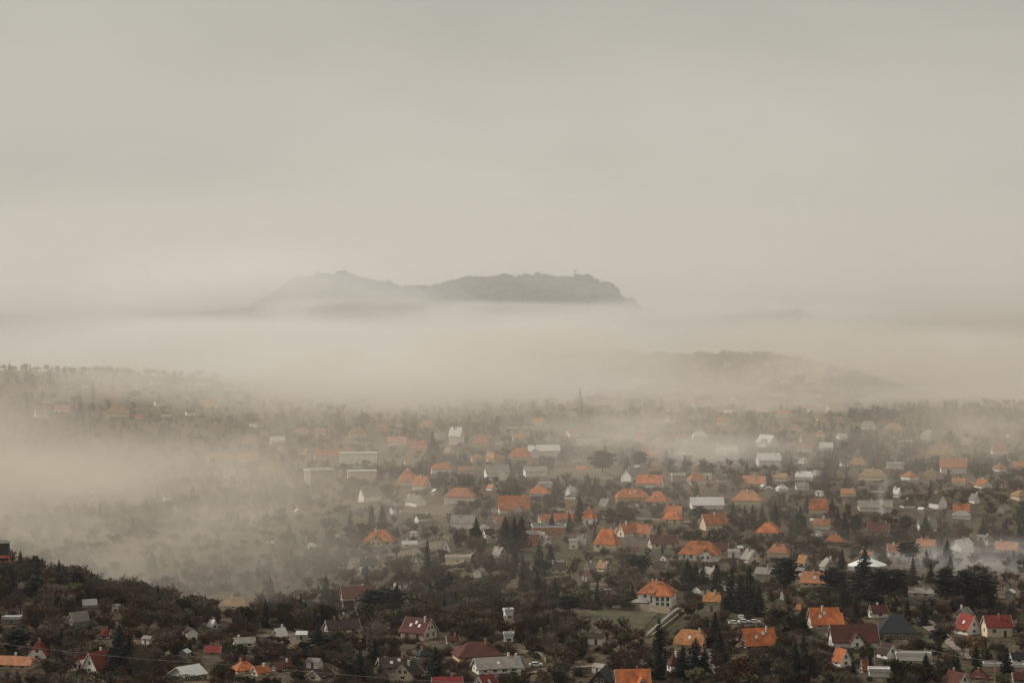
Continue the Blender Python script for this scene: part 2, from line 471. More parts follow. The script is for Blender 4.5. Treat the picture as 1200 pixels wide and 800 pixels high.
def house(px, py, wpx, hpx, r, kind, roof, wall, label, asp=1.4, e=.5, wing=None, chim=1, sky=0, dorm=0, win=None, name='house', cat='house', group=None, doorm=None, o=None, at=None, eps=0):
    """px,py: foot of the front; wpx,hpx: seen width and height in photo pixels; r: turn of the ridge in degrees"""
    g = P(px, py)
    if g is None: return None
    x, y, z, _ = g
    D = y
    u = D / F
    rr = R(r)
    wm = wpx * u
    W = wm / (asp * abs(math.cos(rr)) + abs(math.sin(rr)))
    Ln = W * asp
    half = .5 * (W * abs(math.cos(rr)) + Ln * abs(math.sin(rr)))
    tf = max(.02, (py - 300.0) / F)
    Ht = max(3.0 if kind != 'f' else 2.4, hpx * u - half * tf * .9)
    h = Ht * e; Rr = Ht - h
    x *= (y + half) / y; yc = y + half
    zb = min(z, H(x, yc)) + .05
    zb = z
    az = math.atan2(x, yc)
    root = empty(name, (x, yc, zb), rr - az)
    tag(root, label, cat, group)
    RECTS.append((px - wpx / 2 - 1, px + wpx / 2 + 1, py - hpx, py, D))
    FOOT.append((x, yc, .62 * max(Ln, W)))
    big = u < .42         # the window panes show at this distance
    ov = o if o is not None else min(.6, .07 * W)
    th = .22
    # walls
    w = MB()
    base = -3.0
    if kind == 'f':
        w.box(-Ln / 2, Ln / 2, -W / 2, W / 2, base, Ht - .3)
    elif kind == 'g':
        w.prism([(-W / 2, base), (W / 2, base), (W / 2, h), (0, h + Rr - .03), (-W / 2, h)], -Ln / 2, Ln / 2)
    elif kind == 'k':
        w.prism([(-W / 2, base), (W / 2, base), (W / 2, h), (W / 4, h + Rr * .48), (-W / 4, h + Rr * .48), (-W / 2, h)], -Ln / 2, Ln / 2)
    else:
        w.box(-Ln / 2, Ln / 2, -W / 2, W / 2, base, h)
    rf = MB()
    if kind == 'f':
        # flat roof sheet behind a pale parapet
        rf.box(-Ln / 2 - .3, Ln / 2 + .3, -W / 2 - .3, W / 2 + .3, Ht - .3, Ht - .05)
    else:
        rf.slab(roof_polys(kind, Ln, W, h, Rr, ov), th)
    if wing:
        wl, ww, pos, hk = wing       # length out to the front, width, place along the ridge, height share
        W2 = W * ww; L2 = W / 2 + W * wl; h2 = h * (hk if hk < 1 else 1) - .05
        R2 = min((Ht - .15) - h2, W2 / 2 * (Rr / (W / 2)) * 1.05) if kind != 'h' else min(Rr * .95, W2 / 2 * (Rr / (W / 2)))
        cx = pos * (Ln / 2 - W2 / 2)
        y0 = -W / 2 - W * wl
        v = [(cx + q, zz) for q, zz in ((-W2 / 2, base), (W2 / 2, base), (W2 / 2, h2), (0, h2 + R2 - .03), (-W2 / 2, h2))]
        v[3] = (cx, h2 + R2 - .03)
        n = 5
        vs = [(a, y0, b) for a, b in v] + [(a, -.05, b) for a, b in v]
        w.mesh(vs, [tuple(range(5)), tuple(reversed(range(5, 10)))] + [(i, 5 + i, 5 + (i + 1) % 5, (i + 1) % 5) for i in range(5)])
        pk = roof_polys('h' if kind == 'h' and wl > .3 else 'g', L2 + .0, W2, h2, R2, ov)
        rf.slab(swap(pk, cx, y0 + L2 / 2), th)
    w.obj('walls', WALL[wall], root)
    if kind == 'f':
        p = MB(); t = .35; a, b = Ln / 2 + .32, W / 2 + .32
        for q in ((-a, a, -b, -b + t), (-a, a, b - t, b), (-a, -a + t, -b + t, b - t), (a - t, a, -b + t, b - t)): p.box(*q, Ht - .75, Ht + .25)
        p.obj('parapet', ROOF['w'], root)
    rf.obj('roof', ROOF[roof], root)
    # gable boards on near gabled houses
    if kind == 'g' and big and wall != 'n':
        s = Rr / (W / 2); b = W / 2 + ov; zl = h - ov * s; zt = h + Rr
        for sx in (-1, 1):
            xa = sx * (Ln / 2 + ov); x0, x1 = (xa, xa + .06) if sx > 0 else (xa - .06, xa)
            f = MB()
            f.prism([(-b, zl - th - .08), (0, zt - th - .08), (b, zl - th - .08), (b, zl + .05), (0, zt + .05), (-b, zl + .05)], x0, x1)
            f.obj('gable_trim', M['fascia'], root)
    rr2 = random.Random(int(px * 7 + py * 131))
    if kind != 'f':
        for i in range(chim):
            c = MB(); s = .27 if big else .34
            hc = .45 + .4 * rr2.random()
            zt = h + Rr
            xx = (rr2.uniform(-.35, .35) if chim == 1 else (-.3 + .6 * i / max(1, chim - 1))) * Ln
            if kind == 'h': xx *= .5
            yy = rr2.choice((-.12, .1)) * W
            c.box(-s, s, -s, s, -1.6, hc); c.box(-s - .07, s + .07, -s - .07, s + .07, hc, hc + .12)
            c.obj('chimney', M['brick'] if rr2.random() < .45 else M['pale'], root, loc=(xx, yy, zt))
    s = Rr / (W / 2) if kind != 'f' else 0
    ta = math.atan(s)
    if sky and kind != 'f':
        for i in range(sky):
            k = MB(); k.box(-.45, .45, -.6, .6, -.04, .07)
            q = (i - (sky - 1) / 2) * min(2.6, Ln * .55 / max(1, sky)); f = .42 + .22 * (i % 2)
            ob = k.obj('skylight', ROOF['w'], root, loc=(q, -W / 2 * (1 - f), h + Rr * f + .03), rot=(ta, 0, 0))
    if dorm:
        for i in range(dorm):
            d = MB(); dw = min(2.2, W * .24); f = .30
            q = (i - (dorm - 1) / 2) * Ln / (dorm + .4)
            yf = -W / 2 * (1 - f); zf = h + Rr * f - .1; dl = W * .28; dh = Rr * .34
            v = [(q - dw / 2, zf - .2), (q + dw / 2, zf - .2), (q + dw / 2, zf + dh * .55), (q, zf + dh), (q - dw / 2, zf + dh * .55)]
            vs = [(a, yf, b) for a, b in v] + [(a, yf + dl, b) for a, b in v]
            d.mesh(vs, [tuple(range(5)), tuple(reversed(range(5, 10)))] + [(j, 5 + j, 5 + (j + 1) % 5, (j + 1) % 5) for j in range(5)])
            do = d.obj('dormer', WALL[wall], root)
            d2 = MB(); pr = roof_polys('g', dl + .2, dw, zf + dh * .55, dh * .45, .2); d2.slab(swap(pr, q, yf + dl / 2 - .05), .12)
            d2.obj('dormer_roof', ROOF[roof], do)
    # openings on the walls that can be seen
    if win is None: win = big
    if win and kind != 'x':
        cam_l = Vector((-x, -yc)).normalized()
        ca, sa = math.cos(rr - az), math.sin(rr - az)
        def seen(nx, ny): return (nx * ca - ny * sa) * cam_l.x + (nx * sa + ny * ca) * cam_l.y > .12
        fl = 2 if h > 4.9 else 1
        hw = 1.3 if h > 2.4 else .9
        doord = False
        yfront = -W / 2
        for (nx, ny, ln, depth, rz) in ((0, -1, Ln, W / 2, 0), (0, 1, Ln, W / 2, math.pi), (1, 0, W, Ln / 2, math.pi / 2), (-1, 0, W, Ln / 2, -math.pi / 2)):
            if not seen(nx, ny): continue
            n = max(1, int(ln / 3.3))
            for f in range(fl):
                zz = h * ((f + .55) / fl)
                for i in range(n):
                    q = ((i + .5) / n - .5) * ln * .88
                    if wing and ny == -1:
                        if abs(q - wing[2] * (Ln / 2 - W * wing[1] / 2)) < W * wing[1] / 2 + .6: continue
                    if rr2.random() < .12: continue
                    X, Y = (q * ny * -1 + nx * depth, ny * depth + q * nx)
                    if f == 0 and not doord and i == n // 2 and h > 2.3:
                        door(root, X, Y, .05, rz, WALL['n']); doord = True; continue
                    window(root, X, Y, zz, rz, 1.25 + .35 * rr2.random(), hw * 1.12)
            if kind in 'gk' and nx != 0 and Rr > 2.2:
                if W > 6.5 and kind == 'g':
                    for q in (-.9, .9): window(root, nx * depth, q * 1.0, h + Rr * .28, rz, 1.0, 1.2)
                else: window(root, nx * depth, 0, h + Rr * .3, rz, 1.0, 1.2)
        if wing:
            W2 = W * wing[1]; cx = wing[2] * (Ln / 2 - W2 / 2); y0 = -W / 2 - W * wing[0]
            if seen(0, -1):
                for q in ((-.22, .22) if W2 > 4.5 else (0,)):
                    for f in range(fl): window(root, cx + q * W2, y0, h * wing[3] * ((f + .55) / fl) if wing[3] < 1 else h * ((f + .55) / fl), 0, 1.1, hw)
                window(root, cx, y0, h * min(1, wing[3]) + Rr * .25, 0, .9, 1.0)
    return root
# x, y, width, height, turn, roof shape, roof colour, wall colour, label, options
HOUSES = [
# --- the nearest row along the foot of the picture
(18,785,50,17,-26,'k','s','c','long low cottage with salmon roof and rounded cream end, cut by the left picture edge',dict(asp=2.3,e=.42)),
(45,772,25,24,82,'k','r','w','small steep red roofed house facing out above the long salmon roofed cottage',dict(asp=1.2,e=.22)),
(115,789,37,27,46,'g','r','w','white house with twin pointed gables and bright red roof beside the dark firs',dict(asp=1.25,e=.26,chim=1,wing=None,twin=1)),
(286,789,30,15,20,'h','O','c','low bright orange pyramid roofed house with yellow hip lines near the bottom',dict(asp=1.15,e=.38)),
(305,792,22,12,35,'g','O','c','little orange gabled annexe in front of the low orange pyramid roof',dict(asp=1.3,e=.4)),
(330,787,26,12,30,'g','b','n','dark timber house with a rust red roof behind the orange annexe',dict(asp=1.5,e=.5)),
(220,794,42,9,38,'g','w','w','wide low shed with pale chevron roof edges among dark bushes',dict(asp=1.0,e=.25,chim=0,win=False,name='shed',cat='shed')),
(250,768,20,8,-12,'g','r','g','small dull pink red roof with pale gable edge above the chevron shed',dict(asp=1.5,e=.4)),
(375,797,34,14,55,'g','d','c','brown roofed house with slanting cream gable edge at the foot of the slope',dict(asp=1.3,e=.35)),
(491,750,43,27,-36,'g','b','c','cream house with brown red roof, three pale skylights and plain right gable',dict(asp=1.25,e=.40,sky=3,chim=1)),
(560,776,60,25,14,'h','b','y','wide house with low brown red hipped roof and ochre walls',dict(asp=1.5,e=.38,chim=1)),
(582,790,58,21,16,'g','y','w','long white house with grey roof and tall white left gable wall',dict(asp=1.9,e=.42,sky=1,roof2='d')),
(478,798,36,23,68,'g','d','c','dark brown steep roofed house with cream gable facing out, beside the black spruce',dict(asp=1.3,e=.34,chim=1)),
(462,787,40,18,12,'g','d','g','broad grey brown roof rising behind the cream gabled house',dict(asp=1.4,e=.4,sky=2)),
(496,772,22,12,30,'h','k','g','dark roofed low house behind the black spruce',dict(asp=1.2,e=.4)),
(524,812,36,20,6,'g','r','c','bright red ridge with a pale chimney cut by the bottom picture edge',dict(asp=1.5,e=.3,sky=0)),
(569,810,30,20,52,'g','r','w','red roof with raised white gable walls cut by the bottom edge',dict(asp=1.3,e=.3,sky=1)),
(604,785,22,17,20,'g','y','w','grey roofed white house end just right of the long white house',dict(asp=1.4,e=.45)),
(706,806,37,24,78,'g','k','n','black gabled house with white gable edges at the bottom',dict(asp=1.2,e=.2,chim=0)),
(741,808,42,25,8,'g','O','w','vivid orange roofed house with front gable cut by the bottom edge',dict(asp=1.5,e=.25,wing=(.35,.6,.75,.9),dorm=0,chim=1)),
(791,787,19,22,20,'h','b','w','little white house with dark maroon roof under the black conifer clump',dict(asp=1.1,e=.45)),
(811,759,41,22,-22,'k','a','c','house with mottled apricot roof and weathered right end above the conifer clump',dict(asp=1.35,e=.25,sky=1)),
(888,762,44,27,20,'g','O','n','orange roofed house with dark timber gable, chimney streak and white windows',dict(asp=1.3,e=.32,chim=1,sky=2)),
(965,737,38,26,14,'g','O','c','stepped double orange roof with a cream left gable and three skylights',dict(asp=1.25,e=.3,sky=3,twostep=1,chim=1)),
(937,716,13,12,-15,'h','a','g','tiny golden orange roof left of the stepped double orange roof',dict(asp=1.1,e=.25)),
(1000,760,58,29,12,'g','b','w','long maroon roofed house with white middle gable and stone left end',dict(asp=1.9,e=.36,wing=(.12,.55,.05,.95),chim=0)),
(1050,745,44,26,4,'h','k','g','big steep slate blue hipped roof behind the maroon roofed house',dict(asp=1.2,e=.25,chim=0)),
(1029,724,23,16,24,'g','b','w','dull red brown house with white wall pieces under the dark pines',dict(asp=1.4,e=.45)),
(1134,744,31,25,-48,'g','r','w','red roofed white house with long gable, beside the pale two storey house',dict(asp=1.05,e=.32,sky=1,chim=0)),
(1168,747,36,27,20,'g','r','c','tall pale house with clean red roof and white chimney at right',dict(asp=1.5,e=.55,chim=1)),
(1130,724,20,13,62,'g','y','g','grey gabled house peeping over the red roofed white house',dict(asp=1.2,e=.4)),
(1040,772,25,18,-52,'g','d','w','small dark roofed house with white pointed gable below the slate roof',dict(asp=1.2,e=.4,chim=0)),
(986,781,23,22,-50,'g','O','w','narrow orange roofed house with white gable below the maroon roof',dict(asp=1.0,e=.35,chim=0)),
(1013,788,10,16,30,'g','O','c','slim tilted orange roof strip beside the white flat shed',dict(asp=1.6,e=.3,chim=0)),
(1030,793,24,7,4,'f','w','w','white flat roofed shed by the slim orange roof',dict(asp=1.6,name='shed',cat='shed',win=False)),
(1070,774,40,6,5,'f','y','w','long pale garden shed below the dark lawn',dict(asp=4.0,name='shed',cat='shed',win=False)),
(1122,806,32,20,-48,'g','b','w','brown red roof with white gable and two small windows at the bottom edge',dict(asp=1.3,e=.35)),
(1147,797,23,11,-10,'h','b','g','low rust brown roof behind the utility pole',dict(asp=1.4,e=.35)),
(1192,776,20,12,24,'g','k','w','dark roofed house with white left gable at the right edge',dict(asp=1.5,e=.4)),
(1176,787,46,6,0,'f','b','p','long reddish brown boundary building under the pale two storey house',dict(asp=5,win=False,name='shed',cat='shed')),
(1196,800,20,10,10,'g','b','g','dim brown roof in the bottom right corner',dict(asp=1.3,e=.4)),
# --- second belt
(770,711,45,31,-8,'h','o','w','large white two storey villa with orange red hipped roof above a retaining wall',dict(asp=1.2,e=.58,villa=1,chim=3)),
(836,717,24,24,-18,'k','a','s','tan roofed house on a tall stone base beside black conifers',dict(asp=1.35,e=.6)),
(711,647,31,28,-24,'h','O','c','steep orange hipped roof on cream walls, left of the paired orange gables',dict(asp=1.75,e=.42,chim=1)),
(736,630,26,18,32,'g','o','c','orange gabled house, left one of the touching pair under the bare trees',dict(asp=1.3,e=.4)),
(755,630,24,16,-30,'g','o','c','orange roofed house, right one of the touching pair',dict(asp=1.4,e=.4)),
(820,658,50,25,-10,'h','o','w','wide white house with orange hips and a taller pointed orange part',dict(asp=1.7,e=.42,wing=(.15,.5,.6,1.0))),
(843,649,21,14,-6,'g','b','g','rust brown roof right of the wide white orange hipped house',dict(asp=1.5,e=.4)),
(777,643,36,17,16,'g','b','c','brown roofed pale walled house left of the wide white orange hipped house',dict(asp=1.9,e=.45)),
(880,660,23,17,-62,'g','y','c','cream gabled house with grey roof sides below the orange roof by the firs',dict(asp=1.1,e=.35)),
(643,626,40,11,4,'f','k','o','long black flat roof framed in white over a brick house',dict(asp=2.0,chim=0)),
(624,640,17,17,-15,'f','b','o','brick coloured cube under the left end of the black flat roof',dict(asp=1.1)),
(662,614,26,13,6,'g','O','c','plain bright orange roof behind the black flat roof',dict(asp=1.7,e=.35)),
(640,612,20,10,20,'g','o','c','low orange brown roof left of the plain bright orange roof',dict(asp=1.5,e=.4)),
(691,615,18,20,-30,'h','O','w','small reddish orange peaked roof right of a dark fir',dict(asp=1.2,e=.5)),
(788,614,25,17,-14,'h','O','c','orange hipped house with pale front above the paired orange gables',dict(asp=1.3,e=.42)),
(639,640,14,14,-55,'g','y','w','small white gable under the black flat roof',dict(asp=1.1,e=.45)),
(672,643,10,11,0,'f','w','w','small white box house with dark windows',dict(asp=1.1)),
(682,643,13,16,-20,'g','y','g','grey mottled house joined to the small white box',dict(asp=1.2,e=.4)),
(708,670,19,14,-50,'g','t','c','tan gable over a dark porch right of the pale sloping roof',dict(asp=1.1,e=.4)),
(693,669,15,10,35,'g','y','c','pale sloping roof edge left of the tan gable',dict(asp=1.6,e=.25)),
(654,671,22,13,-12,'g','d','w','brown shed roof with white front boards among brambles',dict(asp=1.5,e=.4)),
(901,629,30,17,-12,'h','O','c','orange hipped house between tall firs at centre right',dict(asp=1.4,e=.4)),
(941,664,13,14,-35,'g','a','c','little tilted orange and cream house among bare shrubs',dict(asp=1.1,e=.4)),
(955,688,34,19,-3,'k','s','c','salmon half hipped roof with one skylight, left of the big spruce',dict(asp=1.5,e=.38,sky=1)),
(970,669,19,16,-65,'k','y','g','grey white rounded gable behind the salmon roof',dict(asp=1.0,e=.4)),
(1050,653,23,17,14,'g','s','w','white house with salmon roof standing alone in thin mist',dict(asp=1.5,e=.45)),
(978,637,22,11,-5,'h','o','g','dull orange brown roof among bare shrubs above the salmon half hip',dict(asp=1.6,e=.35)),
(1030,628,26,16,-10,'g','b','g','reddish brown house with a smoking chimney',dict(asp=1.5,e=.4)),
(1086,623,23,15,18,'g','y','w','pale grey gable house right of the smoking chimney',dict(asp=1.4,e=.45)),
(1080,699,30,10,-10,'g','y','w','long low white house between pine clumps',dict(asp=2.2,e=.5)),
(1180,648,28,14,-15,'g','s','c','tan orange roofed house with white gable at the right in mist',dict(asp=1.6,e=.4)),
(1158,639,9,12,50,'g','y','w','narrow white gable left of the tan orange house in mist',dict(asp=1.2,e=.5)),
(1127,608,21,10,0,'h','y','w','pale low house at the edge of the right hand mist',dict(asp=1.6,e=.5)),
(420,706,42,20,8,'g','b','c','dark red roofed house with cream balcony end behind a black thicket',dict(asp=1.8,e=.42,chim=1)),
(408,718,15,15,24,'g','d','w','steep dark A frame with a thin white gable below the cream balcony',dict(asp=1.6,e=.12,chim=0)),
(401,742,42,17,14,'g','d','w','grey brown roofed house with ragged white left gable above the dark cypress',dict(asp=1.8,e=.4)),
(432,667,21,13,4,'g','k','w','white house with dark roof and white chimney on the open slope',dict(asp=1.7,e=.42)),
(445,641,38,21,-10,'h','o','c','broad faded orange hipped house at the edge of the mist',dict(asp=1.4,e=.42,wing=(.12,.6,-.2,1.0))),
(526,648,18,18,60,'g','y','w','white A frame gable above the stone terrace',dict(asp=1.0,e=.12)),
(537,660,30,9,-6,'f','t','c','long stone terrace building with pale parapet',dict(asp=2.0)),
(489,662,8,7,60,'g','y','w','tiny white gabled hut left of the stone terrace',dict(asp=1.1,e=.4,name='shed',cat='shed')),
(480,641,18,8,6,'g','w','w','white long low shed above the vineyard rows',dict(asp=2.4,e=.55)),
(585,653,17,13,-50,'g','y','g','grey weathered gable among firs',dict(asp=1.1,e=.3)),
(573,630,16,11,25,'g','d','w','white chalet with dark roof left of the dense fir group',dict(asp=1.4,e=.5)),
(276,714,38,15,-14,'h','t','y','ochre yellow hipped house on the edge of the left mist',dict(asp=1.6,e=.38)),
(249,736,12,11,-50,'g','w','w','small white gable below the ochre yellow house',dict(asp=1.1,e=.3)),
(286,758,26,12,10,'g','y','c','pale beige house half hidden by twiggy shrubs at left',dict(asp=1.5,e=.5)),
(328,748,18,13,38,'g','w','g','pale roofed hut with a white slanting gable edge in the gardens',dict(asp=1.3,e=.3)),
(530,755,15,9,10,'g','b','p','pinkish brick outbuilding right of the cream skylight house',dict(asp=1.3,e=.5)),
(596,726,12,13,15,'f','w','w','white cube house at the thicket edge',dict(asp=1.1)),
(596,752,11,11,5,'f','y','w','small white walled block below the white cube house',dict(asp=1.1)),
(124,748,15,8,-25,'g','r','w','dim red roofed hut with white gable end on the wooded slope',dict(asp=1.4,e=.35)),
(92,733,24,17,26,'g','y','g','grey glass greenhouse with pale frame on the dark slope',dict(asp=1.4,e=.4,name='greenhouse',cat='greenhouse',chim=0)),
(105,712,17,6,8,'g','w','g','thin white roof at the top of the allotment on the dark slope',dict(asp=2,e=.4,name='shed',cat='shed',chim=0)),
(136,717,9,8,-20,'f','w','w','small white cabin right of the thin white roof on the dark slope',dict(asp=1.3,name='shed',cat='shed')),
(14,731,22,8,-8,'f','w','g','pale tarpaulin roofed shed at the left edge of the slope',dict(asp=2,name='shed',cat='shed')),
(4,663,15,30,-10,'f','k','b2','dark boxy building with red awnings on the crest at the left edge',dict(asp=1.2,awn=1)),
# --- third belt, thin mist
(602,601,37,21,6,'g','O','c','large plain orange roof with front gable, strongest orange in the upper village',dict(asp=1.7,e=.32,wing=(.1,.45,.3,.9))),
(539,590,38,19,-8,'h','s','w','wide cream house under a salmon hipped roof above the meadow',dict(asp=1.5,e=.5)),
(633,583,25,15,-14,'h','O','w','orange hipped house with white porch right of the dark fir',dict(asp=1.4,e=.45)),
(639,571,14,5,3,'f','w','w','small white flat roof above the orange house with white porch',dict(asp=2)),
(669,581,13,11,40,'g','w','w','white gabled house over an ochre wall',dict(asp=1.2,e=.5)),
(668,598,11,15,0,'f','t','y','upright ochre yellow wall block beside a dark fir',dict(asp=1.0)),
(741,588,40,16,5,'h','o','y','long orange hipped roof with ochre front wall in the middle',dict(asp=1.9,e=.42,sky=2)),
(771,593,27,18,-12,'h','o','c','orange hip joined to the right of the long ochre fronted house',dict(asp=1.2,e=.4)),
(789,605,20,13,-10,'g','O','c','small orange roof below the joined orange hips',dict(asp=1.5,e=.35)),
(739,565,23,17,52,'g','y','w','white chalet with high gable left of an orange roof with white balcony',dict(asp=1.2,e=.5)),
(762,573,32,17,-12,'g','O','w','orange roof over a white balcony house beside the white chalet',dict(asp=1.7,e=.45)),
(709,597,15,13,-40,'g','y','g','small grey gabled house left of the long ochre fronted house',dict(asp=1.1,e=.4)),
(816,567,23,14,20,'h','o','w','orange hipped house with white left wall on the upper lane',dict(asp=1.3,e=.4)),
(795,566,17,11,8,'f','y','g','grey flat house left of the orange hip on the upper lane',dict(asp=1.4)),
(828,597,40,15,10,'g','w','w','big pale metal roofed hall with white gables',dict(asp=1.9,e=.45)),
(876,592,35,18,-6,'h','s','c','big faded orange hipped house right of the pale metal hall',dict(asp=1.4,e=.42)),
(884,571,29,14,-12,'g','s','c','pale orange roof in mist above the big faded orange hip',dict(asp=1.6,e=.4)),
(690,605,12,9,0,'h','O','c','tiny orange roof above the small reddish peak',dict(asp=1.2,e=.3)),
(637,536,38,15,10,'g','w','w','long white house with pointed left gable in the upper village',dict(asp=2.2,e=.6,wing=(.1,.5,-.9,1.0))),
(610,538,28,14,-5,'h','o','c','rusty orange roof left of the long white house',dict(asp=1.5,e=.3)),
(627,558,28,12,12,'g','y','w','white house with shallow grey roof and balcony shadow',dict(asp=1.7,e=.6)),
(582,563,30,19,10,'g','y','w','white cluster house with several gables in the upper village',dict(asp=1.3,e=.55,wing=(.15,.45,.5,1.0))),
(579,541,20,12,-50,'h','s','c','salmon pyramid roof behind the white cluster house',dict(asp=1.1,e=.4)),
(391,538,46,12,6,'g','o','c','long low orange roof in mist left of a white block',dict(asp=2.8,e=.42)),
(420,543,44,13,2,'f','w','w','long white flat block joined to the long orange roof',dict(asp=2.6)),
(374,566,36,17,24,'f','y','g','big grey white hall with slanting roof edge in mist',dict(asp=1.5)),
(424,563,34,12,3,'f','w','c','low hall with bright white flat roof beside the grey hall',dict(asp=2)),
(433,588,26,18,24,'g','y','w','grey roofed house with white gable below the halls',dict(asp=1.4,e=.5)),
(478,569,27,20,-22,'h','o','c','round bushy orange house roof beside the lane',dict(asp=1.1,e=.35)),
(494,574,22,17,-35,'g','o','w','orange gabled house right of the round orange roof',dict(asp=1.2,e=.42)),
(517,554,24,12,4,'h','O','w','neat orange hipped bungalow with white wall',dict(asp=1.7,e=.5)),
(489,530,23,14,-5,'g','o','c','orange roofed house in mist left of a tall dark fir',dict(asp=1.3,e=.4)),
(535,521,18,21,-25,'g','w','w','tall white gabled house in mist at the top of the middle village',dict(asp=1.1,e=.55)),
(564,524,21,16,-8,'h','s','c','round pale orange roof right of the tall white gabled house',dict(asp=1.2,e=.4)),
(419,512,20,13,5,'h','t','c','pale tan peaked roof far up in the mist above the white block',dict(asp=1.3,e=.4)),
(465,522,22,11,0,'g','s','w','pale orange roof far up in mist left of the tall fir',dict(asp=1.6,e=.5)),
(318,553,32,16,-10,'h','t','y','faint ochre orange roofs at the left end of the village',dict(asp=1.6,e=.35)),
(290,540,24,10,-6,'g','s','c','faint salmon roof left of the faint ochre orange roof',dict(asp=1.7,e=.4)),
(258,540,32,11,10,'h','t','c','faint tan roof standing at the rim of the left fog',dict(asp=1.7,e=.45)),
(269,560,17,12,-40,'g','y','w','faint white gable below the faint tan roof',dict(asp=1.2,e=.4)),
(294,519,18,11,0,'h','t','y','yellowish faint house on the left shoulder',dict(asp=1.4,e=.4)),
(325,520,18,9,10,'g','w','w','faint white house above the faint ochre roofs',dict(asp=1.6,e=.5)),
(196,588,10,12,20,'g','y','w','lone white house at the lower rim of the left fog',dict(asp=1.1,e=.5)),
(690,521,28,6,2,'f','w','w','long white flat roof strip under the upper fog wisps',dict(asp=3)),
(852,533,25,11,10,'g','w','w','white house in the pale wisps centre right',dict(asp=1.6,e=.5)),
(899,524,26,15,-40,'g','w','w','pair of white pointed gables at the right edge of the wisps',dict(asp=1.2,e=.4,wing=(.2,.5,.6,1.0))),
(958,602,22,18,5,'g','O','c','bright orange roof between two dark firs under the mist',dict(asp=1.3,e=.4)),
(1023,563,34,14,-8,'h','t','w','flat salmon tan roof over white walls in thin mist',dict(asp=1.9,e=.45)),
(1117,554,31,18,4,'g','s','w','pink orange roof flanked by white walls in the right mist',dict(asp=1.5,e=.45)),
(1103,537,37,17,-6,'h','t','c','broad pale tan roof above the pink orange roof',dict(asp=1.7,e=.35)),
(1018,504,17,11,-35,'g','y','w','faint pale gable on the right ridge',dict(asp=1.2,e=.45)),
(1047,505,23,10,-8,'h','t','c','faint tan roof on the right ridge beside the faint gable',dict(asp=1.6,e=.4)),
(1140,509,32,12,-10,'h','t','c','long faint tan roofs on the crest of the right ridge',dict(asp=2,e=.5)),
(1051,583,10,12,-30,'g','w','w','little bright white gable in thin mist at right',dict(asp=1.1,e=.45)),
(1099,597,21,19,-45,'g','d','w','brown and white half hidden gable at right',dict(asp=1.1,e=.5)),
(1142,590,13,12,-50,'g','y','w','pale gable right of the brown and white gable',dict(asp=1.1,e=.45)),
(1127,604,20,14,-6,'g','o','w','orange roof with white right wall low in the right mist',dict(asp=1.3,e=.45)),
(1025,600,40,14,6,'g','y','w','cluster of white walls around a grey roof by the smoke',dict(asp=1.8,e=.5,wing=(.2,.4,.5,1.0))),
(1195,549,16,9,-4,'g','s','c','salmon roof at the right edge in mist',dict(asp=1.6,e=.4)),
(968,528,16,10,6,'g','w','w','white house with tall chimney alone in the right wisps',dict(asp=1.6,e=.5)),
(1006,549,23,13,-10,'h','t','g','pale tan house left of the flat salmon tan roof',dict(asp=1.5,e=.45)),
(1049,549,21,7,3,'f','w','w','thin white roof line above the flat salmon tan roof',dict(asp=2.4)),
(138,489,28,15,-5,'h','t','c','faint tan house on the left ridge above the fog bank',dict(asp=1.5,e=.45)),
(133,466,22,10,0,'h','t','y','faint yellowish house near the top of the left ridge',dict(asp=1.6,e=.45)),
(73,483,18,9,6,'g','s','w','faint pinkish roof on the left ridge',dict(asp=1.7,e=.4)),
(48,489,17,11,20,'g','y','w','faint white walled house at the left end of the ridge',dict(asp=1.4,e=.5)),
(733,457,24,7,4,'f','w','w','left block of the white row on the hilltop under the fog',dict(asp=2.4)),
(744,452,16,9,-20,'g','w','w','middle gable of the white row on the hilltop under the fog',dict(asp=1.3,e=.5)),
(757,453,14,8,8,'f','w','w','right block of the white row on the hilltop under the fog',dict(asp=1.5)),
]
POST = {'mats': {'b2': None}}
WALL['b2'] = surf('dark_cladding', (.035, .04, .038), .8, .2, .4, .05)

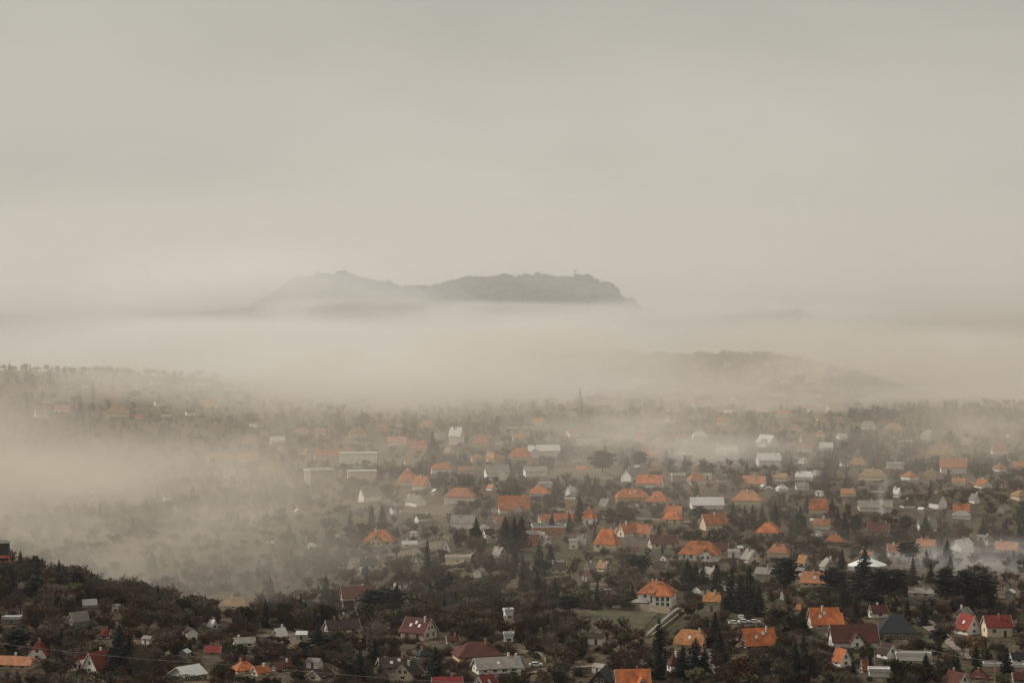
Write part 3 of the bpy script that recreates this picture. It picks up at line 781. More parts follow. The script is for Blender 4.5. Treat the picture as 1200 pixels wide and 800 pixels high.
for row in HOUSES:
    x, y, w, h, r, k, rf, wl, lab, op = row
    op = dict(op)
    twin, villa, two, awn = op.pop('twin', 0), op.pop('villa', 0), op.pop('twostep', 0), op.pop('awn', 0)
    r2 = op.pop('roof2', None)
    if twin:
        op['wing'] = None
    ob = house(x, y, w, h, r, k, rf, wl, lab, **op)
    if ob is None: print('no ground', lab); continue
    kids = {c.name.split('.')[0]: c for c in ob.children}
    if twin or two or villa:
        me = kids['walls'].data; xs = [v.co.x for v in me.vertices]; ys = [v.co.y for v in me.vertices]; zs = [v.co.z for v in me.vertices]
        Ln, W, Ht = max(xs) * 2, max(ys) * 2, max(zs)
        if twin: RECTS.append((84, 134, 761, 790, RECTS[-1][4]))
        if twin:     # a second, lower gabled bay set back beside the first
            b = MB(); hh = Ht * .26; rr_ = Ht * .62 - 0
            b.prism([(W / 2 - .3, -3), (W * 1.34, -3), (W * 1.34, hh * .6), (W * .92, hh * .6 + rr_ * .86), (W / 2 - .3, hh * .6)], -Ln * .5 + .5, Ln * .30)
            b.obj('side_bay', WALL['w'], ob)
            q = roof_polys('g', Ln * .8, W * .84, hh * .6, rr_ * .9, .4)
            c = MB(); c.slab([[(a - Ln * .1 + .6, bb + W * .92, cc) for a, bb, cc in p] for p in q], .22); c.obj('side_roof', ROOF['r'], ob)
            for q in (.72, 1.08): window(ob, -Ln * .5 + .5, W * q, 1.4, -math.pi / 2, 1.6, 1.5)
        if two:
            b = MB(); hh = Ht * .36; Rr = Ht * .62
            b.prism([(-W * .62, -3), (W * .28, -3), (W * .28, hh * .8), (-W * .17, hh * .82 + Rr * .70), (-W * .62, hh * .8)], Ln * .04, Ln * .60)
            b.obj('side_bay', WALL['c'], ob)
            q = roof_polys('g', Ln * .60, W * .96, hh * .82, Rr * .75, .4)
            c = MB(); c.slab([[(a + Ln * .32, bb - W * .17, cc) for a, bb, cc in p] for p in q], .22); c.obj('side_roof', ROOF['O'], ob)
        if villa:
            # projecting right block with its own hip, a stair tower and a porch on the left
            zt = Ht
            b = MB(); b.box(-.02 * Ln, Ln * .50, -W * .78, -W * .3, -3, zt * .93); b.box(-Ln * .14, -.03 * Ln, -W * .70, -W * .3, -3, zt * 1.06); b.obj('front_block', WALL['w'], ob)
            q = roof_polys('h', Ln * .52, W * .62, zt * .93, zt * .42, .5)
            c = MB(); c.slab([[(a + Ln * .24, bb - W * .47, cc) for a, bb, cc in p] for p in q], .22); c.obj('front_roof', ROOF['o'], ob)
            c = MB(); q = roof_polys('g', Ln * .16, W * .5, zt * 1.06, zt * .16, .25); c.slab([[(a - Ln * .085, bb - W * .5, cc) for a, bb, cc in p] for p in q], .15); c.obj('tower_roof', ROOF['o'], ob)
            d = MB(); d.box(-Ln * .62, -Ln * .22, -W * .74, -W * .5, -3, zt * .42); d.obj('porch', WALL['w'], ob)
            c = MB(); q = roof_polys('h', Ln * .42, W * .30, zt * .42, zt * .16, .5); c.slab([[(a - Ln * .42, bb - W * .62, cc) for a, bb, cc in p] for p in q], .15); c.obj('porch_roof', ROOF['y'], ob)
            for i in range(3):
                for f in (.28, .70): window(ob, Ln * (.10 + .15 * i), -W * .78, zt * .93 * f, 0, 1.2, 1.7)
            window(ob, -Ln * .085, -W * .70, zt * .6, 0, .8, 3.0)
            for q in (-.54, -.42, -.3): window(ob, Ln * q, -W * .74, zt * .22, 0, 1.2, 1.3)
    if awn:
        b = MB()
        W = 3.5
        a = MB(); a.slab([[(-3.6, -4.1, 3.4), (3.6, -4.1, 3.4), (3.6, -2.2, 4.3), (-3.6, -2.2, 4.3)]], .12); a.obj('awning', ROOF['r'], ob)
        a = MB(); a.slab([[(-3.6, -4.3, 1.3), (3.6, -4.3, 1.3), (3.6, -2.2, 2.2), (-3.6, -2.2, 2.2)]], .12); a.obj('awning', ROOF['O'], ob)
# ------------------------------------------------------------ places used to tell look-alikes apart
MARKS = [
(18,775,'the long salmon roofed cottage'),(107,775,'the white house with twin pointed gables'),(60,680,'the crest of the dark wooded slope'),
(170,700,'the bare lower end of the wooded slope'),(95,725,'the grey glass greenhouse'),(225,770,'the pale chevron shed'),(300,775,'the low orange pyramid roof'),(276,712,'the ochre yellow hipped house'),
(390,735,'the ragged white gable above the dark cypress'),(420,695,'the cream balcony house'),(350,690,'the misty slope under the faded orange hip'),(445,635,'the broad faded orange hipped house'),
(491,735,'the cream house with three skylights'),(470,785,'the cream gabled house at the foot'),(575,775,'the long white house with grey roof'),(526,652,'the stone terrace'),
(560,700,'the brown thicket below the stone terrace'),(650,720,'the brambly slope left of the white villa'),(680,765,'the lane at the foot of the brambles'),(770,700,'the white villa'),(715,730,'the lawn below the white villa'),
(811,750,'the mottled apricot roof'),(741,795,'the vivid orange roof at the bottom'),(888,755,'the dark timber gable with orange roof'),(865,725,'the four white parked cars'),
(840,775,'the winding lane'),(910,785,'the bushes at the bottom right of the winding lane'),(965,730,'the stepped double orange roof'),(1000,750,'the long maroon roof'),(1050,735,'the slate blue hipped roof'),
(1134,740,'the red roofed white house'),(1168,740,'the tall pale house'),(1090,775,'the middle utility pole'),(1165,790,'the bottom right corner'),(1020,680,'the white marquee'),(1130,690,'the black pine clumps'),
(955,680,'the salmon half hipped roof'),(880,650,'the cream gabled house with grey roof sides'),(820,645,'the wide white house with orange hips'),(745,625,'the touching orange gables'),(705,650,'the tan gable porch'),
(640,620,'the black flat roof'),(600,595,'the large plain orange roof'),(540,585,'the wide cream house above the meadow'),(585,640,'the dense firs by the grey weathered gable'),(740,580,'the long ochre fronted house'),
(828,590,'the pale metal hall'),(880,580,'the big faded orange hip'),(901,620,'the orange hip between tall firs'),(958,595,'the bright orange roof under the mist'),(1030,620,'the smoking chimney'),(1050,645,'the house alone in thin mist'),
(1180,640,'the tan orange house at the right'),(1117,545,'the pink orange roof'),(1100,590,'the brown and white half hidden gable'),(1023,555,'the flat salmon tan roof'),(1040,500,'the right ridge'),(1140,505,'the crest of the right ridge'),
(900,520,'the white pointed gables in the wisps'),(745,452,'the white hilltop row'),(860,450,'the hilltop right of the white row'),(660,470,'the wisps left of the hilltop'),(690,520,'the white roof strip under the wisps'),(637,530,'the long white house with pointed gable'),
(535,515,'the tall white gabled house'),(490,560,'the round orange roof'),(400,540,'the long low orange roof'),(400,565,'the misty halls'),(430,590,'the meadow below the halls'),(320,550,'the faint ochre roofs'),(260,545,'the rim of the left fog'),
(110,470,'the left ridge'),(200,480,'the right end of the left ridge'),(200,600,'the lone white house in the left fog'),(300,640,'the misty valley floor'),(350,500,'the faint trees above the ochre roofs'),(450,510,'the faint roofs above the white block'),
(780,500,'the wisps under the hilltop'),(580,520,'the pale orange round roof'),
]
def near_mark(px, py):
    return min(MARKS, key=lambda m: (m[0] - px) ** 2 + ((m[1] - py) * 1.3) ** 2)[2]

def clear_rect(px, top, bot, depth, hw=2.0, keep=.55):
    """False where something seen from px-hw..px+hw, top..bot stands in front of a building"""
    for (x0, x1, y0, y1, D) in RECTS:
        if px + hw > x0 and px - hw < x1 and depth < D + 4:
            lim = y0 + (y1 - y0) * keep
            if top < y1 - .2 * (y1 - y0) and bot > y0 + 1 and top < lim + (y1 - lim) * .5: return False
    return True
def clear_foot(x, y, pad=0.0):
    for (fx, fy, r) in FOOT:
        if abs(x - fx) < r + pad and abs(y - fy) < r + pad and math.hypot(x - fx, y - fy) < r + pad: return False
    return True
def on_lawn(px, py):
    for (a, b, c, d) in LAWN_PIX:
        if a - 1 < px < b + 1 and c < py < d + 1: return True
    return False

# ------------------------------------------------------------ further houses of the misty upper village
R2 = random.Random(5)
RN = {'s': 'salmon', 't': 'tan', 'o': 'orange', 'y': 'grey', 'w': 'white', 'd': 'brown'}
def filler(n, x0, x1, y0, y1, kinds, gap):
    k = t = 0
    while k < n and t < n * 60:
        t += 1
        px, py = R2.uniform(x0, x1), R2.uniform(y0, y1)
        g = P(px, py)
        if not g or g[1] > 3300: continue
        w = R2.choice((R2.uniform(6, 10), R2.uniform(9, 16))) / g[1] * F
        if any(px + w / 2 + gap > a and px - w / 2 - gap < b and py + gap > c and py - w * .6 - gap * .5 < d for a, b, c, d, _ in RECTS): continue
        if not clear_foot(g[0], g[1] + 5, 7): continue
        rf, wl = R2.choice(kinds)
        m = near_mark(px, py)
        house(px, py, w, w * R2.uniform(.48, .66), R2.choice((-28, -14, -6, 5, 12, 26, 55, -55)), R2.choice('gghgk'), rf, wl,
              'small misty house with %s roof near %s' % (RN[rf], m), asp=R2.uniform(1.15, 1.8), e=R2.uniform(.4, .55), win=False, group='misty %s roofed houses near %s' % (RN[rf], m))
        k += 1
pal = [('s','c'),('t','c'),('o','w'),('y','w'),('s','w'),('d','w'),('y','g'),('s','w'),('w','w')]
filler(46, 620, 985, 438, 518, pal, 0)
filler(22, 640, 970, 426, 470, pal, 0)
filler(15, 985, 1198, 500, 600, pal, 3)
filler(17, 640, 990, 515, 600, pal, 4)
filler(16, 270, 620, 500, 545, pal, 2)
filler(13, 2, 250, 450, 492, pal, 2)
filler(9, 470, 640, 545, 620, pal, 5)
filler(6, 900, 1195, 600, 655, pal, 6)
filler(4, 640, 930, 600, 680, [('d','g'),('y','g'),('o','c')], 8)

# ------------------------------------------------------------ garden sheds: a kit of four copied over the allotments
def shed_kit():
    out = []
    for (L, W, h, rr, rf, wl) in ((4.2, 3.2, 2.2, 1.0, 'y', 'w'), (3.4, 2.8, 2.1, .9, 'w', 'g'), (5.2, 3.4, 2.3, 1.2, 'd', 'w'), (3.0, 2.6, 2.2, 1.4, 'b', 'g')):
        a = MB(); a.prism([(-W / 2, -2), (W / 2, -2), (W / 2, h), (0, h + rr - .02), (-W / 2, h)], -L / 2, L / 2)
        b = MB(); b.slab(roof_polys('g', L, W, h, rr, .25), .1)
        d = MB(); d.box(-.4, .4, -W / 2 - .05, -W / 2 + .02, .05, 1.9)
        out.append((a.me('walls', WALL[wl]), b.me('roof', ROOF[rf]), d.me('door', WALL['n']), {'y':'grey','w':'white','d':'brown','b':'rusty'}[rf], {'w':'white','g':'grey'}[wl]))
    return out
KIT = shed_kit()
k = t = 0
while k < 70 and t < 6000:
    t += 1
    py = R2.choice((R2.uniform(600, 798), R2.uniform(520, 700))); px = R2.uniform(2, 1198)
    if px < 250 and 560 < py < 690: continue
    if on_lawn(px, py) or (690 < px < 810 and 680 < py < 752) or (843 < px < 908 and 700 < py < 738) or (px < 300 and py < 735): continue
    g = P(px, py)
    if not g or g[1] > 1700: continue
    hp = 3.3 / g[1] * F; wp = 4.5 / g[1] * F
    if not clear_rect(px, py - hp, py, g[1], wp / 2 + 1, .2) or not clear_foot(g[0], g[1], 4): continue
    wa, ro, do, rn, wn = R2.choice(KIT)
    m = near_mark(px, py)
    o = empty('garden_shed', g[:3], R(R2.uniform(-80, 80)))
    tag(o, '%s roofed shed near %s' % (rn, m), 'shed', 'small %s roofed sheds near %s' % (rn, m))
    link('walls', wa, o); link('roof', ro, o); link('door', do, o)
    s = R2.uniform(.8, 1.2); o.scale = (s, s, s)
    RECTS.append((px - wp / 2, px + wp / 2, py - hp, py, g[1])); FOOT.append((g[0], g[1], 3.0))
    k += 1

# ------------------------------------------------------------ white marquee, cars, walls, fences, poles, cables, tower, smoke
def marquee(px, py, w):
    x, y, z, _ = P(px, py); s = w / F * y / 2
    o = empty('marquee', (x, y + s * .8, z), R(10))
    tag(o, 'large white canvas marquee with shallow pointed roof behind the big spruce', 'marquee')
    h = 2.6; pk = 6.2; n = 10
    m = MB()
    ring = [(s * math.cos(2 * math.pi * i / n), s * .75 * math.sin(2 * math.pi * i / n), h) for i in range(n)]
    mid = [(.45 * a, .45 * b, h + (pk - h) * .50) for a, b, c in ring]
    for i in range(n):
        j = (i + 1) % n
        m.poly([ring[i], ring[j], mid[j], mid[i]]); m.poly([mid[i], mid[j], (0, 0, pk)])
        m.poly([ring[i], ring[j], (ring[j][0], ring[j][1], h - .45), (ring[i][0], ring[i][1], h - .45)])
    m.obj('canopy', M['tent'], o)
    w_ = MB()
    for i in range(n):
        j = (i + 1) % n
        a, b = ring[i], ring[j]
        w_.poly([(a[0] * .97, a[1] * .97, h - .1), (b[0] * .97, b[1] * .97, h - .1), (b[0] * .97, b[1] * .97, -2), (a[0] * .97, a[1] * .97, -2)])
    w_.obj('side_wall', WALL['g'], o)
    for i in range(0, n, 2):
        p = MB(); a = ring[i]; p.tube((a[0] * .99, a[1] * .99, -2), (a[0] * .99, a[1] * .99, h), .08, .08); p.obj('tent_pole', M['pole'], o)
    RECTS.append((px - w / 2, px + w / 2, py - 14, py - 4, y)); FOOT.append((x, y + s * .8, s))
marquee(1019, 671, 48)

def car_kit():
    b = MB()
    side = [(-2.1, .35), (2.1, .35), (2.15, .75), (1.95, .95), (1.05, 1.02), (.55, 1.45), (-1.15, 1.47), (-1.85, 1.05), (-2.15, .95)]
    vs = [(a, -.85, c) for a, c in side] + [(a, .85, c) for a, c in side]
    n = len(side)
    b.mesh(vs, [tuple(range(n)), tuple(reversed(range(n, 2 * n)))] + [(i, n + i, n + (i + 1) % n, (i + 1) % n) for i in range(n)])
    w = MB()
    for s in (-1, 1): w.poly([(-1.6, s * .862, 1.05), (.95, s * .862, 1.03), (.5, s * .862, 1.38), (-1.1, s * .862, 1.40)])
    w.poly([(1.06, -.72, 1.05), (1.06, .72, 1.05), (.60, .68, 1.44), (.60, -.68, 1.44)])
    w.poly([(-1.84, -.72, 1.09), (-1.84, .72, 1.09), (-1.2, .68, 1.47), (-1.2, -.68, 1.47)])
    t = MB(); t.tube((0, -.11, 0), (0, .11, 0), .33, .33, 14)
    return b.me('body', M['carw']), w.me('car_windows', M['glass'], False), t.me('wheel', M['tyre'])
CB, CW, CT = car_kit()
for (px, py, rz, lab) in ((860.5, 731.5, 8, 'white parked car, leftmost of the four on the grass above the dark timber gable'), (872, 730, 4, 'white parked car, middle of the front three on the grass'),
                          (884.5, 730.5, -5, 'white parked car, rightmost of the four on the grass'), (868.5, 725, 80, 'white parked car standing end on behind the other three'),
                          (628, 781, 5, 'small white car on the lane beside the grey roofed white house end')):
    x, y, z, _ = P(px, py)
    o = empty('parked_car', (x, y, z + .12), R(rz)); tag(o, lab, 'car', 'white parked cars')
    link('body', CB, o); link('car_window', CW, o)
    for a in (-1.3, 1.3):
        for b in (-.78, .78): link('wheel', CT, o, (a, b, .33))
    RECTS.append((px - 7, px + 7, py - 6, py, y)); FOOT.append((x, y, 3))

def garden_wall(pix, h, mat, label, name='garden_wall', cat='wall', t=.35):
    pts = [P(*p)[:2] for p in pix]; m = MB()
    dense = []
    for a, b in zip(pts[:-1], pts[1:]):
        n = max(1, int(math.dist(a, b) / 5)); dense += [(a[0] + (b[0] - a[0]) * i / n, a[1] + (b[1] - a[1]) * i / n) for i in range(n)]
    dense.append(pts[-1])
    vs = []
    for i, (x, y) in enumerate(dense):
        p, q = dense[max(0, i - 1)], dense[min(len(dense) - 1, i + 1)]
        dx, dy = q[0] - p[0], q[1] - p[1]; l = math.hypot(dx, dy); nx, ny = -dy / l * t / 2, dx / l * t / 2
        z = H(x, y)
        vs += [(x + nx, y + ny, z - 1.5), (x - nx, y - ny, z - 1.5), (x - nx, y - ny, z + h), (x + nx, y + ny, z + h)]
    fs = []
    for i in range(len(dense) - 1):
        a = i * 4
        for j in range(4): fs.append((a + j, a + (j + 1) % 4, a + 4 + (j + 1) % 4, a + 4 + j))
    fs += [(0, 1, 2, 3), tuple(len(vs) - 4 + j for j in (3, 2, 1, 0))]
    m.mesh(vs, fs)
    o = m.obj(name, mat); tag(o, label, cat)
    return o
garden_wall([(732,714),(760,716),(785,719)], 2.6, WALL['s'], 'long cream retaining wall under the white villa')
garden_wall([(757,747),(795,714)], .9, WALL['g'], 'pale low wall on the left of the sloping villa path')
garden_wall([(764,746),(801,717)], .9, WALL['s'], 'pale low wall on the right of the sloping villa path')
garden_wall([(645,696),(690,694),(733,697)], 1.2, WALL['g'], 'low grey wall along the lane above the brambles')
garden_wall([(600,764),(632,768),(640,776)], 1.3, WALL['s'], 'mossy stone wall right of the white walled block')
garden_wall([(1060,782),(1100,784)], 1.0, WALL['g'], 'pale concrete wall under the middle utility pole')
garden_wall([(1078,760),(1110,760)], .8, WALL['w'], 'thin white wall across the dark lawn')
garden_wall([(505,665),(540,662),(556,650)], 1.5, WALL['c'], 'pinkish stone terrace wall on the open slope')
garden_wall([(1000,700),(1030,704),(1075,703)], 1.2, WALL['g'], 'low wall between the marquee pines and the lane')
garden_wall([(360,755),(395,760),(440,757)], 1.2, WALL['g'], 'low grey garden wall beneath the ragged white gable')
garden_wall([(640,690),(700,686),(735,688)], 1.0, WALL['c'], 'cream garden wall right of the tan gable porch')

# ---- board fences and clipped hedges along the plots: one of each kind, copied
def fence_kit():
    p, r, L = MB(), MB(), 13.0
    out = []
    for i in range(7):
        q = MB(); x = -L / 2 + L * i / 6; q.box(x - .07, x + .07, -.07, .07, -1.5, 1.35); out.append(q.me('post', M['pole'], False))
    for z in (.35, 1.05): r.box(-L / 2, L / 2, -.03, .03, z, z + .1)
    b = MB()
    for i in range(58):
        x = -L / 2 + L * (i + .5) / 58; b.box(x - .085, x + .085, -.06, -.035, .12, 1.15 + .12 * ((i * 7) % 3) / 3)
    return out, b.me('boards', WALL['g'], False)
FPOST, FBOARD = fence_kit()
def hedge_mesh(seed):
    r = random.Random(seed); m = MB(); L = 11.0
    for i in range(900):
        x = r.uniform(-L / 2, L / 2); y = r.gauss(0, .33); z = r.uniform(-.4, 1.55 + .2 * math.sin(x * 1.3))
        c = Vector((x, y, z)); k = r.uniform(.10, .22); u = Vector((r.uniform(-1, 1), r.uniform(-1, 1), r.uniform(-1, 1))).normalized() * k; v = u.orthogonal().normalized() * k
        m.poly([c - u, c - v, c + u, c + v])
    return m.me('hedge', M['olive'] if seed % 2 else M['needle2'], False)
HEDGE = [hedge_mesh(1), hedge_mesh(2)]
HN = ['dark', 'olive']
n0 = len(FOOT)
for i, (fx, fy, fr) in enumerate(list(FOOT)):
    if fy > 1300 or fr < 4: continue
    for s in ((-1, 1) if R2.random() < .45 else (R2.choice((-1, 1)),)):
        if s > 0 or R2.random() < .5: x, y, rz = fx + R2.uniform(-4, 4), fy - fr - R2.uniform(3, 7), R2.uniform(-12, 12)
        else: x, y, rz = fx + R2.choice((-1, 1)) * (fr + 4), fy - R2.uniform(-3, 4), 90 + R2.uniform(-35, 35)
        if not clear_foot(x, y, 1.5): continue
        z = H(x, y); px, py, d = proj(x, y, z)
        if not (3 < px < 1197 and py < 797): continue
        m = near_mark(px, py)
        sl = math.atan2(H(x + 5 * math.cos(R(rz)), y + 5 * math.sin(R(rz))) - H(x - 5 * math.cos(R(rz)), y - 5 * math.sin(R(rz))), 10)
        if R2.random() < .55:
            o = empty('board_fence', (x, y, z)); o.rotation_euler = (0, -sl, R(rz)); tag(o, 'low weathered board fence near ' + m, 'fence', 'board fences near ' + m)
            for q in FPOST: link('post', q, o)
            link('boards', FBOARD, o)
        else:
            k = R2.randrange(2)
            o = link('garden_hedge', HEDGE[k], None, (x, y, z), (0, -sl, R(rz)), (R2.uniform(.8, 1.5), 1, R2.uniform(.8, 1.25)))
            tag(o, HN[k] + ' clipped hedge near ' + m, 'hedge', HN[k] + ' hedges near ' + m)

# vineyard rows on the slope left of the terrace
for i in range(7):
    a, b = P(457 + i * 8.5, 662), P(463 + i * 8.2, 640)
    m = MB(); n = 9
    for j in range(n):
        t = j / (n - 1); x, y = a[0] + (b[0] - a[0]) * t, a[1] + (b[1] - a[1]) * t; z = H(x, y)
        m.tube((x, y, z - .3), (x, y, z + 1.9), .09, .07, 4)
        if j:
            for hh in (.9, 1.6): m.tube((q[0], q[1], q[2] + hh), (x, y, z + hh), .05, .05, 3)
        q = (x, y, z)
    tag(m.obj('vine_trellis', M['pole']), 'row of pale vine stakes on the slope left of the stone terrace', 'trellis', 'vine stake rows left of the stone terrace')

def pole(px, py, hpx, label, at=None):
    x, y, z, _ = P(px, py); h = hpx / F * y
    o = empty('utility_pole', (x, y, z)); tag(o, label, 'utility pole')
    m = MB(); m.tube((0, 0, -1), (0, 0, h), .17, .11, 8); m.obj('post', M['pole'], o)
    c = MB(); c.box(-.95, .95, -.06, .06, h - .7, h - .55); c.obj('crossarm', M['pole'], o)
    for q in (-.85, 0, .85):
        i = MB(); i.tube((q, 0, h - .55), (q, 0, h - .3), .06, .05, 6); i.obj('insulator', M['frame'], o)
    return (x, y, z + h - .3)
p1 = pole(1025, 786, 31, 'slim pale pole beside the maroon roofed house')
p2 = pole(1092, 793, 33, 'pale pole with short crossarm in the middle of the dark gardens')
p3 = pole(1166, 803, 31, 'pale pole near the bottom right corner')
p4 = pole(1121, 746, 26, 'thin pole at the corner of the red roofed white house')
p5 = pole(430, 764, 24, 'thin pale pole on the misty slope under the balcony house')
p6 = pole(993, 700, 34, 'thin dark pole left of the big spruce')
def cable(a, b, sag, label):
    n = 24; m = MB(); q = None
    for i in range(n + 1):
        t = i / n; p = Vector(a).lerp(Vector(b), t); p.z -= sag * 4 * t * (1 - t)
        if q: m.tube(q, p, .045, .045, 4, cap=False)
        q = p
    tag(m.obj('power_cable', M['cable']), label, 'cable')
def air(px, py, y):
    dx, dy, dz = ray(px, py); t = y / dy
    return (dx * t, y, CZ + dz * t)
cable(air(-60, 745, 700), air(300, 780, 672), 1.2, 'thin pale overhead cable crossing the dark slope above the twin gables')
cable(air(300, 780, 672), air(640, 802, 650), 1.0, 'thin overhead cable passing the black spruce at the bottom')
cable(p1, p2, .6, 'overhead cable between the slim pale pole and the crossarm pole')
cable(p2, p3, .6, 'overhead cable between the crossarm pole and the corner pole')

def tower(px, py):
    x, y, z, _ = P(px, py) if P(px, py) else (139, 5050, H(139, 5050), 0)
    x, y = 137.0, 5000.0; z = H(x, y)
    o = empty('lookout_tower', (x, y, z)); tag(o, 'tiny lookout tower with mast on top of the far hill', 'tower')
    m = MB(); m.tube((0, 0, -2), (0, 0, 33), 1.6, 1.2, 10); m.obj('shaft', WALL['g'], o)
    m = MB(); m.tube((0, 0, 25), (0, 0, 29), 2.0, 2.7, 12); m.obj('platform', WALL['g'], o)
    m = MB(); m.tube((0, 0, 33), (0, 0, 44), .6, .25, 6); m.obj('mast', M['pole'], o)
tower(675, 321)
# ------------------------------------------------------------ trees
def conifer(seed, h, rad, kind='spruce'):
    r = random.Random(seed); tr, cr = MB(), MB()
    tr.tube((0, 0, -1.2), (0, 0, h * .97), max(.12, h * .018), .03, 6)
    lev = int(h * 1.9)
    for i in range(lev):
        t = (i + .3) / lev
        if kind == 'pine' and t < .38: continue
        z = h * (.05 + .93 * t)
        if kind == 'spruce': rr = rad * (1 - t) ** .85 + .12
        elif kind == 'column': rr = rad * (1 - abs(2 * t - .75) ** 2.4 * .55) * (1 - t ** 6) + .05
        else: rr = rad * (math.sin(math.pi * min(1, max(0, (t - .30) / .74))) ** .6) + .2
        n = max(5, int(9 * (1 - t * .4)))
        ph = r.random() * 6.3
        for j in range(n):
            a = ph + 2 * math.pi * j / n + r.uniform(-.25, .25)
            L = rr * r.uniform(.62, 1.18)
            if r.random() < .07: continue
            ca, sa = math.cos(a), math.sin(a)
            dz = (-.32 * L if kind == 'spruce' else (.25 * L if kind == 'column' else r.uniform(-.1, .25) * L))
            # a bough: drooping spine with side fans
            segs = 3; wid = (.22 if kind != 'pine' else .34) * L + .18
            p0 = Vector((0, 0, z))
            for s in range(segs):
                f0, f1 = s / segs, (s + 1) / segs
                def pt(f): return Vector((ca * L * f, sa * L * f, z + dz * f + (.22 * L * f * f if kind == 'spruce' else 0)))
                w0 = wid * (.4 + .9 * f0) * (1 - f0 * .3); w1 = wid * (.4 + .9 * f1) * (1 - f1 ** 2 * .9)
                u = Vector((-sa, ca, r.uniform(-.5, .5)))
                a0, a1 = pt(f0), pt(f1)
                hang = Vector((0, 0, -r.uniform(.15, .55)))
                cr.poly([a0 - u * w0, a0 + u * w0 * .2, a1 + u * w1 * .2, a1 - u * w1 + hang])
                cr.poly([a0 - u * w0 * .2, a0 + u * w0 + hang * .5, a1 + u * w1 + hang, a1 - u * w1 * .2])
    return tr.me('trunk', M['bark'], False), cr

def bare(seed, h, spread, twigm='twig', leaf=0, bark='bark', dense=1.0):
    """trunk and limbs in one mesh, the fine twigs (and last leaves) in another"""
    r = random.Random(seed); tr, cr = MB(), MB()
    def strip(p, q, w):
        d = q - p
        u = d.cross(Vector((r.uniform(-1, 1), r.uniform(-1, 1), r.uniform(-1, 1))))
        if u.length < 1e-4: return
        u.normalize(); u *= w
        cr.poly([p - u, p + u, q + u * .4, q - u * .4])
    def grow(p, d, L, rad, lev):
        q = p; n = 3 if lev < 2 else 2
        for i in range(n):
            d2 = (d + Vector((r.uniform(-.22, .22), r.uniform(-.22, .22), r.uniform(-.05, .2)))).normalized()
            e = q + d2 * L / n
            r1 = rad * (1 - .32 * (i + 1) / n)
            if lev < 2: tr.tube(q, e, rad * (1 - .32 * i / n), r1, 5, cap=False)
            else: strip(q, e, max(.035, rad))
            q, d = e, d2
            if lev >= 1 and lev < 4:
                for _ in range(2 if lev < 3 else 1):
                    a = r.uniform(0, 6.28); sd = (d + Vector((math.cos(a), math.sin(a), r.uniform(-.1, .5))) * r.uniform(.6, 1.0)).normalized()
                    grow(q, sd, L * r.uniform(.42, .62), rad * .5, lev + 1 if lev < 3 else 4)
            if lev >= 3:
                for _ in range(int(3 * dense)):
                    a = r.uniform(0, 6.28)
                    t = (d + Vector((math.cos(a), math.sin(a), r.uniform(-.2, .7)))).normalized()
                    strip(q, q + t * L * r.uniform(.4, .9), .045)
                    if leaf and r.random() < leaf:
                        c = q + t * L * .5; s = r.uniform(.2, .45)
                        u = Vector((r.uniform(-1, 1), r.uniform(-1, 1), r.uniform(-1, 1))).normalized() * s; v = u.orthogonal().normalized() * s
                        cr.poly([c - u, c - v, c + u, c + v], 1)
        if lev < 3:
            k = 3 if lev == 0 else 2
            for j in range(k):
                a = 2 * math.pi * (j + r.random() * .6) / k
                sd = (d * .9 + Vector((math.cos(a), math.sin(a), .15)) * spread).normalized()
                grow(q, sd, L * r.uniform(.62, .85), rad * .62, lev + 1)
    grow(Vector((0, 0, -.8)), Vector((0, 0, 1)), h * .30, h * .021, 0)
    zm = max(v[2] for v in cr.v); k = h / zm
    for m in (tr, cr): m.v = [(a * k, b * k, c * k) for a, b, c in m.v]
    return tr.me('trunk', M[bark], False), cr

def leafy(seed, h, rad, n=620, sq=1.0, clumps=16, base=.18, s0=.28, s1=.6):
    r = random.Random(seed); tr, cr = MB(), MB()
    tr.tube((0, 0, -1), (0, 0, h * .55), h * .028, h * .014, 6)
    cs = []
    for i in range(clumps):
        a = r.uniform(0, 6.28); f = r.random() ** .5; z = r.uniform(base, .92)
        k = math.sqrt(max(.05, 1 - ((z - .5) / .52) ** 2)) * rad * f
        c = Vector((math.cos(a) * k, math.sin(a) * k, z * h)); cs.append((c, r.uniform(.25, .48) * rad))
        tr.tube((0, 0, h * min(.5, z * .6)), c, h * .010, .03, 4, cap=False)
    for i in range(n):
        c, q = r.choice(cs)
        d = Vector((r.gauss(0, 1), r.gauss(0, 1), r.gauss(0, .8))); d.normalize(); d *= q * r.random() ** .4
        p = c + d; s = r.uniform(s0, s1)
        u = Vector((r.uniform(-1, 1), r.uniform(-1, 1), r.uniform(-1, 1))).normalized() * s; v = u.orthogonal().normalized() * s * .8
        cr.poly([p - u, p - v, p + u, p + v])
    return tr.me('trunk', M['bark'], False), cr

